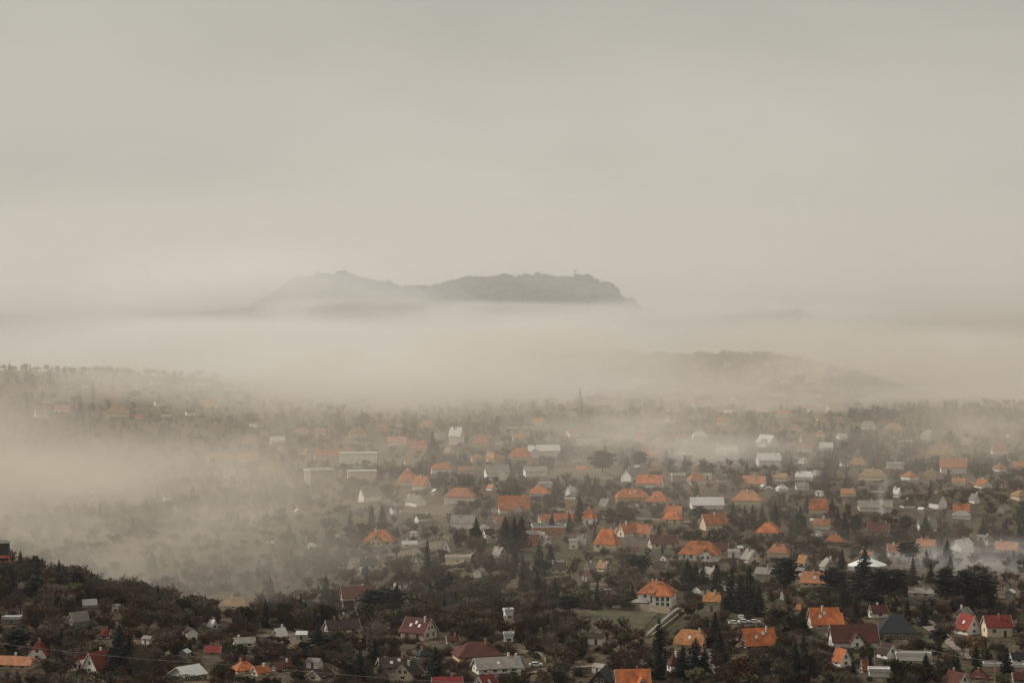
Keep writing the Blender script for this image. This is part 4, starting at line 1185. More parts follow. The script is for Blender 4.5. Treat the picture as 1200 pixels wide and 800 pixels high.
def shrub(seed, h, w, n=130, leaf=0.0, two=False):
    r = random.Random(seed); cr = MB()
    for i in range(n):
        a = r.uniform(0, 6.28); f = r.random()
        b = Vector((math.cos(a) * w * .35 * f, math.sin(a) * w * .35 * f, -.3))
        d = Vector((math.cos(a) * w * .6 * f + r.gauss(0, .15) * w, math.sin(a) * w * .6 * f + r.gauss(0, .15) * w, h * r.uniform(.45, 1.05) * (1 - .35 * f)))
        m = b.lerp(b + d, .55) + Vector((r.gauss(0, .12), r.gauss(0, .12), 0)) * w
        e = b + d
        for p, q, ww in ((b, m, .06), (m, e, .045)):
            u = (q - p).cross(Vector((r.uniform(-1, 1), r.uniform(-1, 1), .2)))
            if u.length < 1e-4: continue
            u.normalize(); u *= ww; cr.poly([p - u, p + u, q + u * .6, q - u * .6])
        for _ in range(2):
            t = (d.normalized() + Vector((r.uniform(-1, 1), r.uniform(-1, 1), r.uniform(-.4, .6)))).normalized() * h * .28
            u = t.orthogonal().normalized() * .04; p = m.lerp(e, r.random()); cr.poly([p - u, p + u, p + t])
        if r.random() < leaf:
            p = m.lerp(e, r.random()); s = r.uniform(.2, .42)
            u = Vector((r.uniform(-1, 1), r.uniform(-1, 1), r.uniform(-1, 1))).normalized() * s; v = u.orthogonal().normalized() * s
            cr.poly([p - u, p - v, p + u, p + v], 1)
    return cr

CON = []      # (trunk, crown, height, radius, word)
for sd, h, rd, kd, mt in ((1, 16, 3.6, 'spruce', 'needle'), (2, 14, 3.9, 'spruce', 'needle'), (3, 18, 3.8, 'spruce', 'needle'), (4, 10, 2.6, 'spruce', 'needle2'), (9, 12, 3.4, 'spruce', 'needle')):
    t, c = conifer(sd, h, rd, kd); CON.append((t, c.me('crown', M[mt], False), h, rd, 'spruce'))
COLM = []
for sd, h, rd, mt in ((5, 9, 1.3, 'needle'), (6, 7, 1.2, 'needle2')):
    t, c = conifer(sd, h, rd, 'column'); COLM.append((t, c.me('crown', M[mt], False), h, rd, 'cypress'))
PIN = []
for sd, h, rd in ((7, 15, 4.4), (8, 13, 4.8), (10, 17, 4.2)):
    t, c = conifer(sd, h, rd, 'pine'); PIN.append((t, c.me('crown', M['needle'], False), h, rd, 'pine'))
BAR = []
for sd, h, sp, tw, lf, bk in ((21, 12, .75, 'twig', .0, 'bark'), (22, 10, .9, 'twig', .06, 'bark'), (23, 14, .65, 'gtwig', .0, 'palebark'), (24, 9, .95, 'rtwig', .12, 'bark'), (25, 11, .8, 'gtwig', .05, 'bark'), (26, 8, 1.0, 'twig', .15, 'bark')):
    t, c = bare(sd, h, sp, tw, lf, bk); BAR.append((t, c.me('crown', [M[tw], M['rust']], False), h, h * .35, 'bare'))
LEAF = []
for sd, h, rd, mt in ((31, 9, 3.4, 'ochre'), (32, 8, 3.2, 'rust'), (33, 8, 3.4, 'olive'), (34, 6.5, 3.0, 'olive')):
    t, c = leafy(sd, h, rd); LEAF.append((t, c.me('crown', M[mt], False), h, rd, mt))
BUSH = []
for sd, h, w, tw, lf, lm in ((41, 3.0, 2.2, 'twig', .12, 'rust'), (42, 2.4, 2.4, 'gtwig', .05, 'olive'), (43, 3.4, 2.2, 'rtwig', .12, 'rust'), (44, 2.2, 2.0, 'twig', .45, 'olive'), (45, 4.2, 2.6, 'twig', .1, 'rust')):
    BUSH.append((shrub(sd, h, w, 190, lf).me('bush', [M[tw], M[lm]], False), h, w))

def put_tree(kit, px, py, hpx, label, group=None, name='tree', cat='tree', g=None):
    g = g or P(px, py)
    if not g: return
    t, c, h, rd, _ = kit
    k = hpx / F * g[1] / h if hpx else rnd.uniform(.75, 1.2)
    o = empty(name, g[:3], rnd.uniform(0, 6.28)); o.scale = (k * rnd.uniform(.9, 1.1), k * rnd.uniform(.9, 1.1), k)
    tag(o, label, cat, group)
    link('trunk', t, o); link('crown', c, o)
    return o

# ---- the dark evergreens one can pick out: x, foot y, height, kit, label, group
S, K, Q = CON, COLM, PIN
PICK = [
(1013,707,61,S[1],'big pointed spruce in front of the white marquee',1.5),
(1034,704,36,Q[1],'round black pine just right of the big pointed spruce',1.2),(1051,704,36,Q[0],'dark pine at the right end of the pair beside the marquee spruce',1.2),
(1109,714,46,Q[2],'leftmost of the three black pine clumps at the right',1.3),(1131,716,46,Q[0],'middle one of the three black pine clumps at the right',1.25),(1152,717,42,Q[1],'rightmost of the three black pine clumps at the right',1.15),
(1120,716,38,S[1],'dark spruce between the left and middle black pine clumps',1.2),(1143,717,36,S[4],'dark spruce between the middle and right black pine clumps',1.2),(1162,720,32,S[0],'low dark spruce at the outer edge of the black pine clumps',1.3),
(140,790,56,S[1],'huge black fir right of the twin gabled white house',1.3),(152,786,44,S[4],'second black fir leaning on the huge one by the twin gables',1.3),(72,766,30,S[0],'black fir between the small red roof and the greenhouse',1.2),
(422,797,36,S[0],'black spruce at the foot left of the cream gabled house',1.2),(434,798,26,S[3],'small spruce tucked under the black spruce at the foot',1.2),(445,802,26,S[3],'little dark spruce touching the dark brown gable',1.3),
(510,800,42,S[1],'broad black spruce with visible branches right of the cream gabled house',1.35),(373,774,38,K[0],'dense dark cypress like fir below the ragged white gable',2.6),(352,798,28,S[0],'dark spruce in front of the golden tree',1.2),
(465,728,42,K[0],'dark blunt evergreen left of the cream skylight house',2.4),(437,728,36,Q[1],'round black evergreen under the cream balcony end',1.3),(452,724,34,Q[0],'black evergreen in the thicket beside the balcony house',1.3),
(518,704,26,Q[1],'dark rounded evergreen in the brown thicket',1.3),(526,702,32,K[0],'dark tapered evergreen in the brown thicket',1.8),
(558,640,32,S[1],'dark bushy fir left in the dense fir group',1.3),(603,648,40,S[0],'tall fir at the middle of the dense fir group',1.3),(611,640,34,S[4],'fir at the right of the dense fir group',1.3),(592,636,30,S[1],'low fir at the back of the dense fir group',1.3),
(632,662,26,S[0],'fir under the small white gable by the black flat roof',1.2),(645,664,26,S[1],'second fir under the small white gable by the black flat roof',1.2),(647,624,24,S[0],'fir standing in front of the black flat roof',1.1),
(679,614,34,S[2],'slim fir right of the upright ochre wall block',1.1),(667,622,22,S[3],'fir at the right end of the black flat roof',1.2),
(603,672,26,K[0],'dark cypress below the dense fir group',1.5),(664,724,26,Q[1],'dark rounded tree alone in the brambles',1.3),(672,722,24,Q[0],'second dark rounded tree in the brambles',1.3),
(621,762,26,K[0],'ochre topped evergreen above the lane at the foot',1.6),(645,758,16,S[3],'small fir in the brambles above the lane',1.2),
(742,672,22,Q[0],'dark pine left of two behind the tan gable porch',1.3),(753,674,22,Q[1],'dark pine right of two behind the tan gable porch',1.3),
(776,650,14,K[0],'slim cypress on the lane left of the wide white house',1.2),
(806,690,36,S[0],'first fir from the left in the long fir row behind the villa',1.2),(815,690,30,S[3],'second fir in the long fir row behind the villa',1.2),(824,692,32,S[1],'third fir in the long fir row behind the villa',1.2),(840,690,30,S[1],'fir at the right end of the long row behind the villa',1.3),
(857,716,50,S[0],'tall black fir at the left of the great conifer clump',1.15),(868,718,44,S[1],'black fir second in the great conifer clump',1.2),(878,720,54,S[2],'tallest black fir in the great conifer clump',1.2),(889,722,34,S[4],'black fir at the right slope of the great conifer clump',1.4),
(800,800,42,S[1],'black fir by the maroon roofed little white house',1.4),(815,797,48,S[4],'broad black conifer in front of the apricot roof',1.5),(826,797,36,S[1],'black conifer right of the apricot roof',1.4),
(873,618,26,S[0],'dark fir first in the row left of the orange hip',1.2),(882,618,26,S[1],'dark fir second in the row left of the orange hip',1.2),(893,616,24,S[3],'dark fir just behind the orange hip',1.2),
(820,616,22,Q[1],'dark bushy evergreen below the pale metal hall',1.3),(938,626,32,S[1],'dark fir left of two under the bright misty orange roof',1.2),(946,600,20,S[0],'small dark fir left of the bright misty orange roof',1.2),(975,602,20,S[0],'small dark fir right of the bright misty orange roof',1.2),
(921,706,50,Q[0],'dim dark evergreen left of the salmon half hip',1.1),(977,700,34,Q[1],'dark thicket tree right of the salmon half hip',1.3),
(1085,623,20,S[1],'fir before the pale grey gable in mist',1.4),(1110,662,30,S[4],'dark fir alone in the right mist',1.3),(1065,662,26,Q[1],'dim round evergreen beside the house alone in mist',1.4),
(1104,502,16,S[1],'faint fir left of two on the right ridge',1.4),(1118,502,14,S[4],'faint fir right of two on the right ridge',1.4),(1044,498,18,Q[1],'faint round trees on the right ridge crest',1.4),
(706,560,30,Q[1],'big faint round tree in the upper village',1.6),(660,540,20,S[1],'fir right of the long white house',1.3),(709,548,26,S[0],'slim faint fir above the big faint round tree',1.3),(730,545,18,S[1],'faint fir left of the white chalet',1.3),(750,552,22,Q[0],'faint round tree above the white chalet',1.6),
(650,586,22,S[0],'dark fir left of the small orange house',1.3),(507,536,30,S[0],'tall fir left of the tall white gabled house',1.2),(513,542,22,S[4],'lower fir beside the tall fir in the upper village',1.3),(582,510,22,S[0],'faint tall fir at the top of the middle village',1.3),
(397,500,20,S[1],'faint fir far up in the mist above the white block',1.3),(296,502,18,Q[1],'faint round tree on the left shoulder',1.5),(427,505,20,Q[0],'faint round tree by the pale tan roof',1.5),
(109,460,13,S[1],'dark fir pair on the left ridge',1.5),(50,468,12,S[4],'faint fir on the left part of the left ridge',1.4),(158,470,12,Q[1],'faint round tree at the right of the left ridge',1.8),
(178,672,26,S[1],'faint fir standing in the fogged valley',1.2),(316,668,18,S[1],'faint fir left of two on the misty slope',1.4),(342,666,20,S[4],'faint fir right of two on the misty slope',1.4),
(1180,790,30,S[1],'black fir by the dark roofed house at the right edge',1.3),(1100,762,26,Q[1],'black bush tree beside the lane at right',1.3),(1145,790,20,S[1],'black fir behind the corner pole',1.4),(1085,800,34,S[4],'black fir at the foot of the middle pole',1.3),
(940,740,30,S[0],'dark fir left of the stepped orange roof',1.4),(928,744,26,S[4],'low dark fir left of the stepped orange roof',1.4),(900,800,22,S[1],'dark fir at the bottom edge right of the lane',1.4),(1000,802,28,S[0],'dark fir at the bottom below the narrow orange house',1.3),(950,806,38,S[2],'black fir group tip at the bottom right',1.3),(931,806,34,S[1],'black fir left of the bottom fir tip',1.3),(1052,802,30,S[1],'black fir by the white flat shed',1.4),
(20,768,30,Q[1],'black tree behind the long salmon roofed cottage',1.4),(42,706,30,Q[0],'dark evergreen on the wooded slope under the crest',1.5),(8,690,26,Q[1],'dark evergreen at the left edge under the boxy building',1.5),
]
for px, py, hp, kit, lab, fat in PICK:
    nm = {'spruce': 'fir_tree', 'cypress': 'cypress_tree', 'pine': 'pine_tree'}[kit[4]]
    o = put_tree(kit, px, py, hp * 1.1, lab, None, nm)
    if o: o.scale.x *= fat * .95; o.scale.y *= fat * .95
for px, py, hp, kit, lab, fat in [
 (348,781,26,LEAF[0],'golden orange autumn tree above the dark spruce',.8),(1141,770,25,LEAF[0],'rusty orange tree in front of the red roofed white house',.9),(155,722,20,LEAF[1],'reddish brown bushy tree on the wooded slope',1.5),(48,672,22,LEAF[3],'pale olive tree with twinkling leaves on the wooded slope',1.4),
 (650,750,22,LEAF[1],'russet bush tree in the brambles left of the villa lawn',1.4),(870,800,30,LEAF[1],'dark russet tree right of the winding lane',1.3),(1005,690,14,LEAF[3],'olive bush beside the salmon half hip',1.3),(545,730,18,LEAF[1],'copper tinged bush tree right of the cream skylight house',1.6),(745,770,20,LEAF[1],'tan russet bush above the vivid orange roof',1.5),
 (318,760,15,LEAF[3],'yellowish shrub tree near the pale beige house',1.2)]:
    o = put_tree(kit, px, py, hp, lab, None, 'autumn_tree')
    if o: o.scale.x *= fat; o.scale.y *= fat

# ---- bare trees and further firs as individuals, nearest first; told apart by the place they stand at
R3 = random.Random(77)
def scatter(n, box, kits, name, what, hr, reject=None, tries=70):
    k = t = 0
    while k < n and t < n * tries:
        t += 1
        px, py = R3.uniform(box[0], box[1]), R3.uniform(box[2], box[3])
        if on_lawn(px, py): continue
        g = P(px, py)
        if not g or g[1] > 2900: continue
        kit = R3.choice(kits); hm = kit[2] * R3.uniform(*hr); hp = hm / g[1] * F; rp = kit[3] * hm / kit[2] / g[1] * F
        if not clear_rect(px, py - hp, py, g[1], rp * .6, .65 if g[1] < 950 else .25) or not clear_foot(g[0], g[1], 1.5): continue
        m = near_mark(px, py)
        put_tree(kit, px, py, hp, '%s near %s' % (what, m), '%s near %s' % (name.replace('_', ' ') + 's', m), name, g=g)
        k += 1
BT = 'bare brown twiggy tree'
for px, py, hp in ((42,640,20),(52,644,16),(90,668,20),(104,672,22),(113,678,22),(121,682,20),(130,690,18),(137,694,14),(150,704,24),(158,706,26),(166,712,20),(176,722,18),(186,728,20),(197,732,22),(208,738,18),(20,640,14),(70,654,16),(80,660,16)):
    put_tree(R3.choice(BAR), px, py, hp, 'bare tree with fine twigs standing out against the fog along the wooded crest', 'bare trees on the skyline of the wooded slope', 'bare_tree')
scatter(46, (0, 250, 640, 775), BAR, 'bare_tree', BT, (.6, .95))
scatter(12, (0, 200, 770, 800), BAR[3:], 'bare_tree', BT, (.35, .6))
scatter(46, (280, 620, 660, 798), BAR, 'bare_tree', BT, (.55, .95))
scatter(56, (500, 760, 660, 790), BAR, 'bare_tree', BT, (.5, .9))
scatter(46, (760, 1200, 600, 800), BAR, 'bare_tree', BT, (.5, .9))
scatter(40, (400, 1000, 560, 680), BAR, 'bare_tree', BT, (.5, .9))
scatter(34, (230, 500, 560, 700), BAR, 'bare_tree', BT, (.6, 1.0))
scatter(14, (950, 1200, 520, 640), BAR, 'bare_tree', BT, (.6, 1.0))
FT = 'dark green fir'
scatter(28, (500, 1000, 530, 640), CON, 'fir_tree', FT, (.7, 1.05))
scatter(26, (760, 1200, 640, 800), CON, 'fir_tree', FT, (.7, 1.05))
scatter(14, (980, 1200, 500, 640), CON + PIN, 'fir_tree', FT, (.55, .95))
scatter(20, (300, 700, 620, 790), CON, 'fir_tree', FT, (.6, .95))
scatter(16, (620, 990, 440, 540), CON + PIN, 'fir_tree', FT, (.7, 1.0))
scatter(12, (0, 260, 445, 492), CON + PIN, 'fir_tree', FT, (.7, 1.0))
scatter(12, (260, 620, 490, 560), CON + PIN, 'fir_tree', FT, (.6, 1.0))
scatter(12, (0, 250, 660, 760), PIN + CON, 'fir_tree', FT, (.5, .8))

# ------------------------------------------------------------ the mass nobody could count: scrub, thickets, woods
def gn_scatter(name, pts, kits, label):
    """one object: points that carry a kind, a turn and a size; geometry nodes set a plant on each"""
    cl = bpy.data.collections.new(name + '_kit')
    for i, me in enumerate(kits):
        o = bpy.data.objects.new('%s_kit_%03d' % (name, i), me); cl.objects.link(o)
    m = bpy.data.meshes.new(name); m.from_pydata([p[:3] for p in pts], [], [])
    a = m.attributes.new('idx', 'INT', 'POINT'); a.data.foreach_set('value', [p[3] for p in pts])
    a = m.attributes.new('turn', 'FLOAT', 'POINT'); a.data.foreach_set('value', [p[4] for p in pts])
    a = m.attributes.new('size', 'FLOAT', 'POINT'); a.data.foreach_set('value', [p[5] for p in pts])
    o = link(name, m); o['kind'] = 'stuff'; o['label'] = label
    ng = bpy.data.node_groups.new(name, 'GeometryNodeTree')
    ng.interface.new_socket('Geometry', in_out='INPUT', socket_type='NodeSocketGeometry')
    ng.interface.new_socket('Geometry', in_out='OUTPUT', socket_type='NodeSocketGeometry')
    N, L = ng.nodes, ng.links
    gi, go = N.new('NodeGroupInput'), N.new('NodeGroupOutput')
    ip = N.new('GeometryNodeInstanceOnPoints'); ci = N.new('GeometryNodeCollectionInfo')
    ci.inputs['Collection'].default_value = cl; ci.inputs['Separate Children'].default_value = True; ci.inputs['Reset Children'].default_value = True
    def at(n, t):
        q = N.new('GeometryNodeInputNamedAttribute'); q.data_type = t; q.inputs['Name'].default_value = n; return q.outputs['Attribute']
    cb = N.new('ShaderNodeCombineXYZ'); L.new(at('turn', 'FLOAT'), cb.inputs['Z'])
    er = N.new('FunctionNodeEulerToRotation'); L.new(cb.outputs[0], er.inputs[0])
    L.new(gi.outputs[0], ip.inputs['Points']); L.new(ci.outputs[0], ip.inputs['Instance'])
    ip.inputs['Pick Instance'].default_value = True
    L.new(at('idx', 'INT'), ip.inputs['Instance Index']); L.new(er.outputs[0], ip.inputs['Rotation']); L.new(at('size', 'FLOAT'), ip.inputs['Scale'])
    L.new(ip.outputs[0], go.inputs[0])
    md = o.modifiers.new('scatter', 'NODES'); md.node_group = ng
    return o

def whole(t, c):
    """trunk and crown as one mesh for the mass"""
    bm = bmesh.new(); mats = []
    for me in (t, c):
        off = len(mats); mats += list(me.materials)
        b2 = bmesh.new(); b2.from_mesh(me)
        for f in b2.faces: f.material_index += off
        tmp = bpy.data.meshes.new('tmp'); b2.to_mesh(tmp); b2.free(); bm.from_mesh(tmp); bpy.data.meshes.remove(tmp)
    m = bpy.data.meshes.new('mass_tree'); bm.to_mesh(m); bm.free()
    for k in mats: m.materials.append(k)
    return m
masskit = [whole(k[0], k[1]) for k in (BAR[0], BAR[1], BAR[3], BAR[4], CON[1], CON[4], PIN[1])] + [b[0] for b in BUSH] + [LEAF[3][1]]
MH = [12, 10, 9, 11, 14, 12, 13] + [b[1] for b in BUSH] + [6.5]
R4 = random.Random(99)
pts = []
for i in range(90000):
    if len(pts) > 17500: break
    y = 640 * (3200 / 640) ** R4.random(); x = R4.uniform(-.27, .27) * y
    z = H(x, y); px, py, d = proj(x, y, z)
    if py > 835: continue
    dens = noise.noise(Vector((x / 70, y / 70, 5)))
    wood = 0
    if px < 290 and y < 1000 and py > 625 + .52 * px: wood = 1
    if 470 < px < 740 and 668 < py < 775: wood = .5
    q = R4.random()
    near = y < 1250
    if q < (.62 - .2 * wood if near else (.30 if y < 2000 else .12)): idx, s = R4.choice((7, 8, 9, 10, 11, 7, 9, 11, 12)), R4.uniform(.45, 1.25)
    elif q < (.96 if near else .84): idx, s = R4.choice((0, 1, 2, 3, 1, 2, 3)), R4.uniform(.35, .8) + .1 * wood
    else: idx, s = R4.choice((4, 5, 5)), R4.uniform(.35, .8)
    if dens < -.12 and not wood and R4.random() < (.72 if near else .5): continue
    if on_lawn(px, py): continue
    hp = MH[idx] * s / y * F
    if not clear_rect(px, py - hp, py, y, hp * .25, .3 if idx >= 7 else (.7 if y < 950 else .25)): continue
    if not clear_foot(x, y, 1.0 + s): continue
    pts.append((x, y, z, idx, R4.uniform(0, 6.28), s))
for i in range(2600):
    x, y = R4.gauss(200, 230), R4.uniform(2250, 2850); z = H(x, y); px, py, d = proj(x, y, z); s = R4.uniform(.5, 1.05)
    if noise.noise(Vector((x / 45, y / 45, 8))) < -.15: continue
    if not clear_rect(px, py - 10 * s / y * F, py, y, 3, .25) or not clear_foot(x, y, 1.5): continue
    pts.append((x, y, z, R4.choice((0, 1, 2, 3, 4, 5, 9, 11)), R4.uniform(0, 6.28), s))
gn_scatter('undergrowth', pts, masskit, 'brown winter scrub and small bare trees filling the gardens and slopes')
pts = []
for i in range(16000):
    if len(pts) > 5000: break
    x = R4.uniform(-700, 330); y = R4.uniform(4400, 5300); z = H(x, y)
    if z < 62: continue
    cl = noise.noise(Vector((x / 38, y / 200, 2)))
    pts.append((x, y, z, R4.choice((0, 1, 2, 3, 6, 6)), R4.uniform(0, 6.28), R4.uniform(.8, 1.5) * (1.0 + .6 * cl)))
for i in range(2500):
    x = R4.uniform(-1500, 1500); y = R4.uniform(2500, 4500); z = H(x, y)
    pts.append((x, y, z, R4.choice((0, 1, 2, 3, 5)), R4.uniform(0, 6.28), R4.uniform(.6, 1.0)))
gn_scatter('far_woods', pts, masskit, 'woods fading into fog on the far hill and basin')
# ------------------------------------------------------------ air: the even haze and the fog lying in the low ground
def volmat(name, col, dens, g):
    m = bpy.data.materials.new(name); m.use_nodes = True; nt = m.node_tree; nt.nodes.clear()
    out = nt.nodes.new('ShaderNodeOutputMaterial'); v = nt.nodes.new('ShaderNodeVolumePrincipled')
    v.inputs['Color'].default_value = (*col, 1); v.inputs['Density'].default_value = dens; v.inputs['Anisotropy'].default_value = g
    nt.links.new(v.outputs[0], out.inputs['Volume'])
    return m, nt, v
HAZE_C = (1.0, .993, .972)
FOG_C = (1.0, .995, .975)
DULL = (.978, .945, .885)
TAN = (.962, .895, .79)
m, nt, v = volmat('haze_air', HAZE_C, HAZE_D, .3)
b = MB(); b.box(-6500, 6500, -60, 16000, -12, 232); o = b.obj('haze', m); o['kind'] = 'stuff'; o['label'] = 'even pale haze over the whole valley'

def fog(label, c, rad, dens, nscale, step, lo=.35, hi=.75, flat=1.6, rot=0, seed=0, stretch=(1, .6, 3), col=None):
    """an ellipsoid of fog, thinning to nothing at its rim, torn by noise"""
    m, nt, v = volmat('fog', col or FOG_C, 1, .25); N, L = nt.nodes, nt.links
    tc = N.new('ShaderNodeTexCoord'); ln = N.new('ShaderNodeVectorMath'); ln.operation = 'LENGTH'
    L.new(tc.outputs['Object'], ln.inputs[0])
    mr = N.new('ShaderNodeMapRange'); mr.interpolation_type = 'SMOOTHSTEP'
    mr.inputs['From Min'].default_value = 1.0; mr.inputs['From Max'].default_value = .25
    mr.inputs['To Min'].default_value = 0; mr.inputs['To Max'].default_value = 1
    L.new(ln.outputs['Value'], mr.inputs['Value'])
    ge = N.new('ShaderNodeNewGeometry'); mp = N.new('ShaderNodeMapping'); mp.inputs['Scale'].default_value = tuple(s / nscale for s in stretch)
    mp.inputs['Location'].default_value = (seed, seed * .7, seed * .3)
    L.new(ge.outputs['Position'], mp.inputs['Vector'])
    nz = N.new('ShaderNodeTexNoise'); nz.inputs['Scale'].default_value = 1; nz.inputs['Detail'].default_value = 4.0; nz.inputs['Roughness'].default_value = .58
    nz.inputs['Distortion'].default_value = 0
    L.new(mp.outputs[0], nz.inputs['Vector'])
    m2 = N.new('ShaderNodeMapRange'); m2.interpolation_type = 'SMOOTHSTEP'
    m2.inputs['From Min'].default_value = lo; m2.inputs['From Max'].default_value = hi
    L.new(nz.outputs['Fac'], m2.inputs['Value'])
    mu = N.new('ShaderNodeMath'); mu.operation = 'MULTIPLY'; L.new(mr.outputs[0], mu.inputs[0]); L.new(m2.outputs[0], mu.inputs[1])
    m3 = N.new('ShaderNodeMath'); m3.operation = 'MULTIPLY'; m3.inputs[1].default_value = dens; L.new(mu.outputs[0], m3.inputs[0])
    L.new(m3.outputs[0], v.inputs['Density'])
    m.cycles.volume_step_rate = step / (2 * (rad[0] + rad[1] + rad[2]) / 3 / 10)
    me = bpy.data.meshes.new('fog_bank'); bm = bmesh.new(); bmesh.ops.create_icosphere(bm, subdivisions=3, radius=1.03); bm.to_mesh(me); bm.free(); me.materials.append(m)
    o = link('fog_bank', me, loc=c, rot=(0, 0, R(rot)), scale=rad); o['kind'] = 'stuff'; o['label'] = label
    return o
fog('broad fog sea behind the village ridge under the far hill', (-90, 3650, 44), (1250, 980, 84), 8.0e-3, 330, 70, .30, .62, stretch=(1, .6, 4))
fog('high thin fog around and beyond the far hill', (0, 8800, 140), (7500, 4700, 420), 3.2e-4, 1500, 300, .0, .5)
fog('low fog covering the far basin', (0, 7300, 40), (7000, 3900, 130), 1.4e-3, 1200, 260, .05, .5, col=DULL)
fog('thin general mist over the upper village', (190, 1760, 72), (1350, 1110, 104), 3.0e-3, 150, 40, .34, .66, col=TAN)
fog('fog pooled in the left valley', (-470, 1540, 54), (300, 340, 58), 8.5e-3, 140, 25, .30, .62, rot=-12, col=TAN)
fog('thin fog tongue over the misty slope', (-225, 1150, 62), (260, 300, 60), 8.0e-3, 110, 22, .34, .66, rot=20, col=TAN)
fog('ragged end of the valley fog drifting over the lower village', (-250, 1480, 68), (190, 110, 34), 2.4e-3, 90, 20, .38, .64, rot=-18, col=TAN)
fog('fog behind the left ridge', (-480, 2700, 66), (640, 300, 62), 4e-3, 220, 45, .30, .62)
fog('fog behind the right ridge', (690, 2560, 62), (480, 480, 82), 4.5e-3, 210, 45, .30, .64, col=DULL)
fog('stray wisp drifting up from the right valley', (420, 2010, 80), (230, 90, 26), 5e-3, 80, 20, .36, .62, rot=14)
fog('wisp under the hilltop row', (250, 2160, 82), (230, 110, 24), 5e-3, 90, 20, .36, .62, rot=10)
fog('wisps at the upper edge of the middle village', (-190, 2130, 84), (330, 270, 52), 1.3e-2, 130, 25, .32, .62, rot=-10)
fog('arm of fog reaching down to the hilltop', (20, 2450, 96), (240, 160, 34), 8e-3, 100, 25, .34, .62, rot=-25)
fog('pool of mist right of the marquee', (214, 985, 66), (84, 58, 15), 3.6e-2, 50, 8, .30, .62)
fog('veil of fog at the left foot of the far hill', (-520, 4350, 125), (440, 420, 112), 4.8e-3, 200, 60, .28, .62)
fog('veil of fog over the saddle of the far hill', (-230, 4450, 110), (200, 300, 50), 2.4e-3, 160, 50, .28, .6)
fog('thin veil hanging before the whole far hill', (-60, 4300, 140), (1100, 480, 135), 2.0e-3, 240, 60, .15, .6)

fog('brown mist lying behind the end of the wooded slope', (-140, 1050, 56), (120, 110, 40), 3.0e-3, 90, 20, .28, .62, col=TAN)
fog('mist softening the right shoulder of the hilltop', (400, 2380, 84), (230, 200, 34), 7e-3, 110, 25, .32, .62, rot=12, col=DULL)
fog('drift of fog over the upper edge of the village', (-40, 2010, 84), (270, 200, 44), 1.5e-2, 100, 22, .30, .62, rot=-14)
fog('patch of fog on the right ridge', (520, 1960, 80), (250, 150, 32), 9e-3, 90, 22, .32, .62, rot=10, col=DULL)
RF = random.Random(3)
for i in range(9):
    fog('torn wisp trailing between the houses', (RF.uniform(-20, 380), RF.uniform(1350, 1950), RF.uniform(74, 86)), (RF.uniform(70, 150), RF.uniform(50, 90), RF.uniform(9, 16)), RF.uniform(6e-3, 1.3e-2), 55, 12, .38, .62, rot=RF.uniform(-40, 40), seed=i + 50, col=DULL)
for i in range(9):          # ragged billows along the near edge of the sea of fog and at the foot of the far hill
    x = -620 + 150 * i + RF.uniform(-50, 50)
    fog('billow of fog rising at the foot of the far hill', (x, RF.uniform(3900, 4250), RF.uniform(92, 118)), (RF.uniform(150, 300), RF.uniform(150, 300), RF.uniform(18, 34)), RF.uniform(4e-3, 9e-3), 110, 40, .30, .60, rot=RF.uniform(-25, 25), seed=i)
for i in range(8):
    x = -430 + 135 * i + RF.uniform(-40, 40)
    fog('shred of fog drifting off the near edge of the fog sea', (x * .9, RF.uniform(2350, 2750), RF.uniform(84, 108)), (RF.uniform(110, 220), RF.uniform(90, 180), RF.uniform(14, 26)), RF.uniform(4e-3, 9e-3), 80, 25, .34, .60, rot=RF.uniform(-35, 35), seed=i + 20)

def smoke(px, py, puffs, label):
    x, y, z, _ = P(px, py)
    for (dx, dz, rx, rz, dn) in puffs:
        o = fog(label, (x + dx, y + 4, z + dz), (rx, rx, rz), dn, 3.2, 1.2, .36, .60, stretch=(1, 1, .8), col=(.99, .98, .96)); o.name = 'chimney_smoke'
smoke(1036, 622, [(-.3, 8.5, .9, 2.2, .9), (-.9, 11.5, 1.5, 2.8, .55), (-1.2, 15, 2.3, 3.6, .30), (-.3, 19, 3.2, 4.2, .14), (2.0, 23, 4.6, 4.6, .06)], 'white smoke curling up from the chimney of the reddish brown house')
smoke(1074, 492, [(0, 10, 2.0, 5, .12), (-.8, 18, 3.0, 8, .07), (.5, 30, 4.6, 11, .04), (1.5, 44, 6.0, 12, .02)], 'faint column of smoke on the right ridge')

# ------------------------------------------------------------ light: overcast sky, weak sun from the left
w = bpy.data.worlds.new('World'); SC.world = w; w.use_nodes = True
nt = w.node_tree; N, L = nt.nodes, nt.links; bg = N['Background']
SUN_EL, SUN_AZ = 38.0, -72.0          # azimuth clockwise from the view direction (+Y)
sk = N.new('ShaderNodeTexSky'); sk.sky_type = 'NISHITA'; sk.sun_disc = False
sk.sun_elevation = R(SUN_EL); sk.sun_rotation = R(SUN_AZ); sk.dust_density = 6.0; sk.air_density = 1.0; sk.altitude = 200
hs = N.new('ShaderNodeHueSaturation'); hs.inputs['Saturation'].default_value = .35
L.new(sk.outputs[0], hs.inputs['Color'])
mx = N.new('ShaderNodeMix'); mx.data_type = 'RGBA'; mx.inputs[0].default_value = SKY_MIX   # a deck of cloud over the clear sky
mx.inputs[7].default_value = (*CLOUD, 1)
L.new(hs.outputs[0], mx.inputs[6]); 
tc = N.new('ShaderNodeTexCoord'); sx = N.new('ShaderNodeSeparateXYZ'); L.new(tc.outputs['Generated'], sx.inputs[0])
gr = N.new('ShaderNodeMapRange'); gr.interpolation_type = 'SMOOTHSTEP'                # the deck thickens overhead
gr.inputs['From Min'].default_value = .02; gr.inputs['From Max'].default_value = .15; gr.inputs['To Min'].default_value = 1.08; gr.inputs['To Max'].default_value = .82
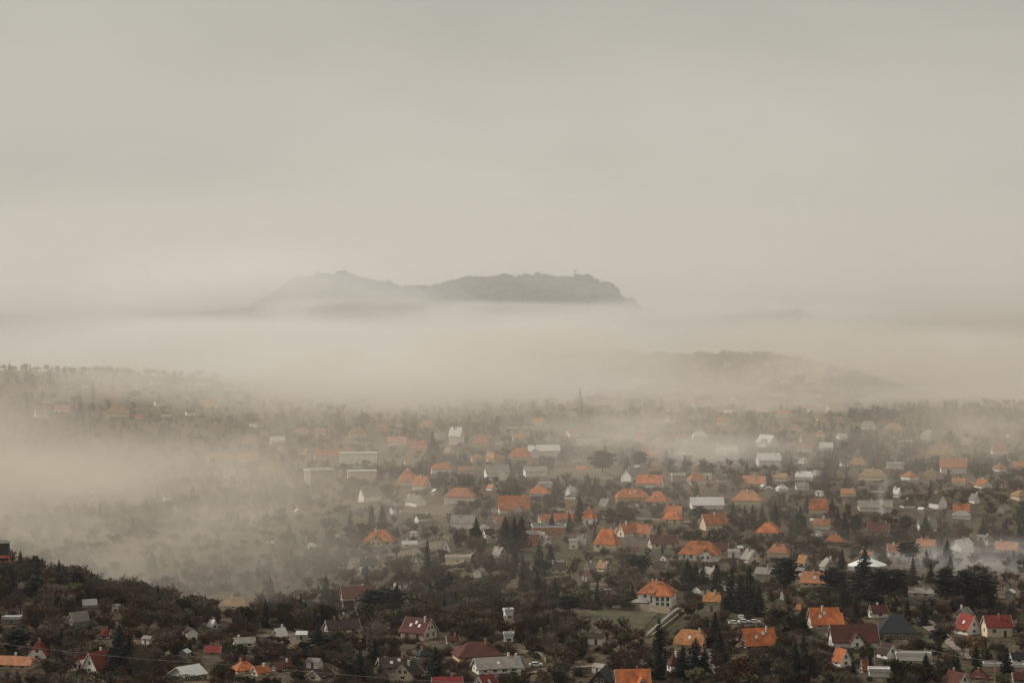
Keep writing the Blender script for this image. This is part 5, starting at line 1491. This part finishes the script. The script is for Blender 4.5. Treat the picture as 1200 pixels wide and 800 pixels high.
L.new(sx.outputs['Z'], gr.inputs['Value'])
cn = N.new('ShaderNodeTexNoise'); cn.inputs['Scale'].default_value = 5.0; cn.inputs['Detail'].default_value = 4
cm = N.new('ShaderNodeMapping'); cm.inputs['Scale'].default_value = (1, 1, 2.6); L.new(tc.outputs['Generated'], cm.inputs['Vector']); L.new(cm.outputs[0], cn.inputs['Vector'])
cr = N.new('ShaderNodeMapRange'); cr.inputs['From Min'].default_value = .3; cr.inputs['From Max'].default_value = .7; cr.inputs['To Min'].default_value = .93; cr.inputs['To Max'].default_value = 1.06
L.new(cn.outputs['Fac'], cr.inputs['Value'])
mo = N.new('ShaderNodeMix'); mo.data_type = 'RGBA'; mo.blend_type = 'MULTIPLY'; mo.inputs[0].default_value = 1.0      # thicker and thinner cloud
L.new(mx.outputs[2], mo.inputs[6]); L.new(cr.outputs[0], mo.inputs[7])
sc_ = N.new('ShaderNodeVectorMath'); sc_.operation = 'SCALE'; L.new(mo.outputs[2], sc_.inputs[0]); L.new(gr.outputs[0], sc_.inputs['Scale']); L.new(sc_.outputs[0], bg.inputs['Color']); bg.inputs['Strength'].default_value = SKY_S
sl = bpy.data.lights.new('Sun', 'SUN'); sl.energy = SUN_E; sl.angle = R(10); sl.color = (1, .95, .87)
so = bpy.data.objects.new('Sun', sl); COL.objects.link(so)
az = R(SUN_AZ); el = R(SUN_EL)
d = Vector((math.sin(az) * math.cos(el), math.cos(az) * math.cos(el), math.sin(el)))
so.rotation_euler = d.to_track_quat('Z', 'Y').to_euler(); so.location = (0, 0, 600)

SC.view_settings.view_transform = 'Standard'; SC.view_settings.look = 'None'; SC.view_settings.gamma = 1.0
SC.view_settings.exposure = EXPOSURE
try: SC.view_settings.use_curve_mapping = False
except Exception: pass
SC.render.engine = 'CYCLES'
c = SC.cycles
c.use_denoising = True; c.denoiser = 'OPENIMAGEDENOISE'
c.use_adaptive_sampling = True; c.adaptive_threshold = .02
c.max_bounces = 16; c.diffuse_bounces = 2; c.glossy_bounces = 1; c.transmission_bounces = 1; c.volume_bounces = VB; c.transparent_max_bounces = 8
c.caustics_reflective = False; c.caustics_refractive = False
c.sample_clamp_indirect = 6
c.volume_max_steps = 512
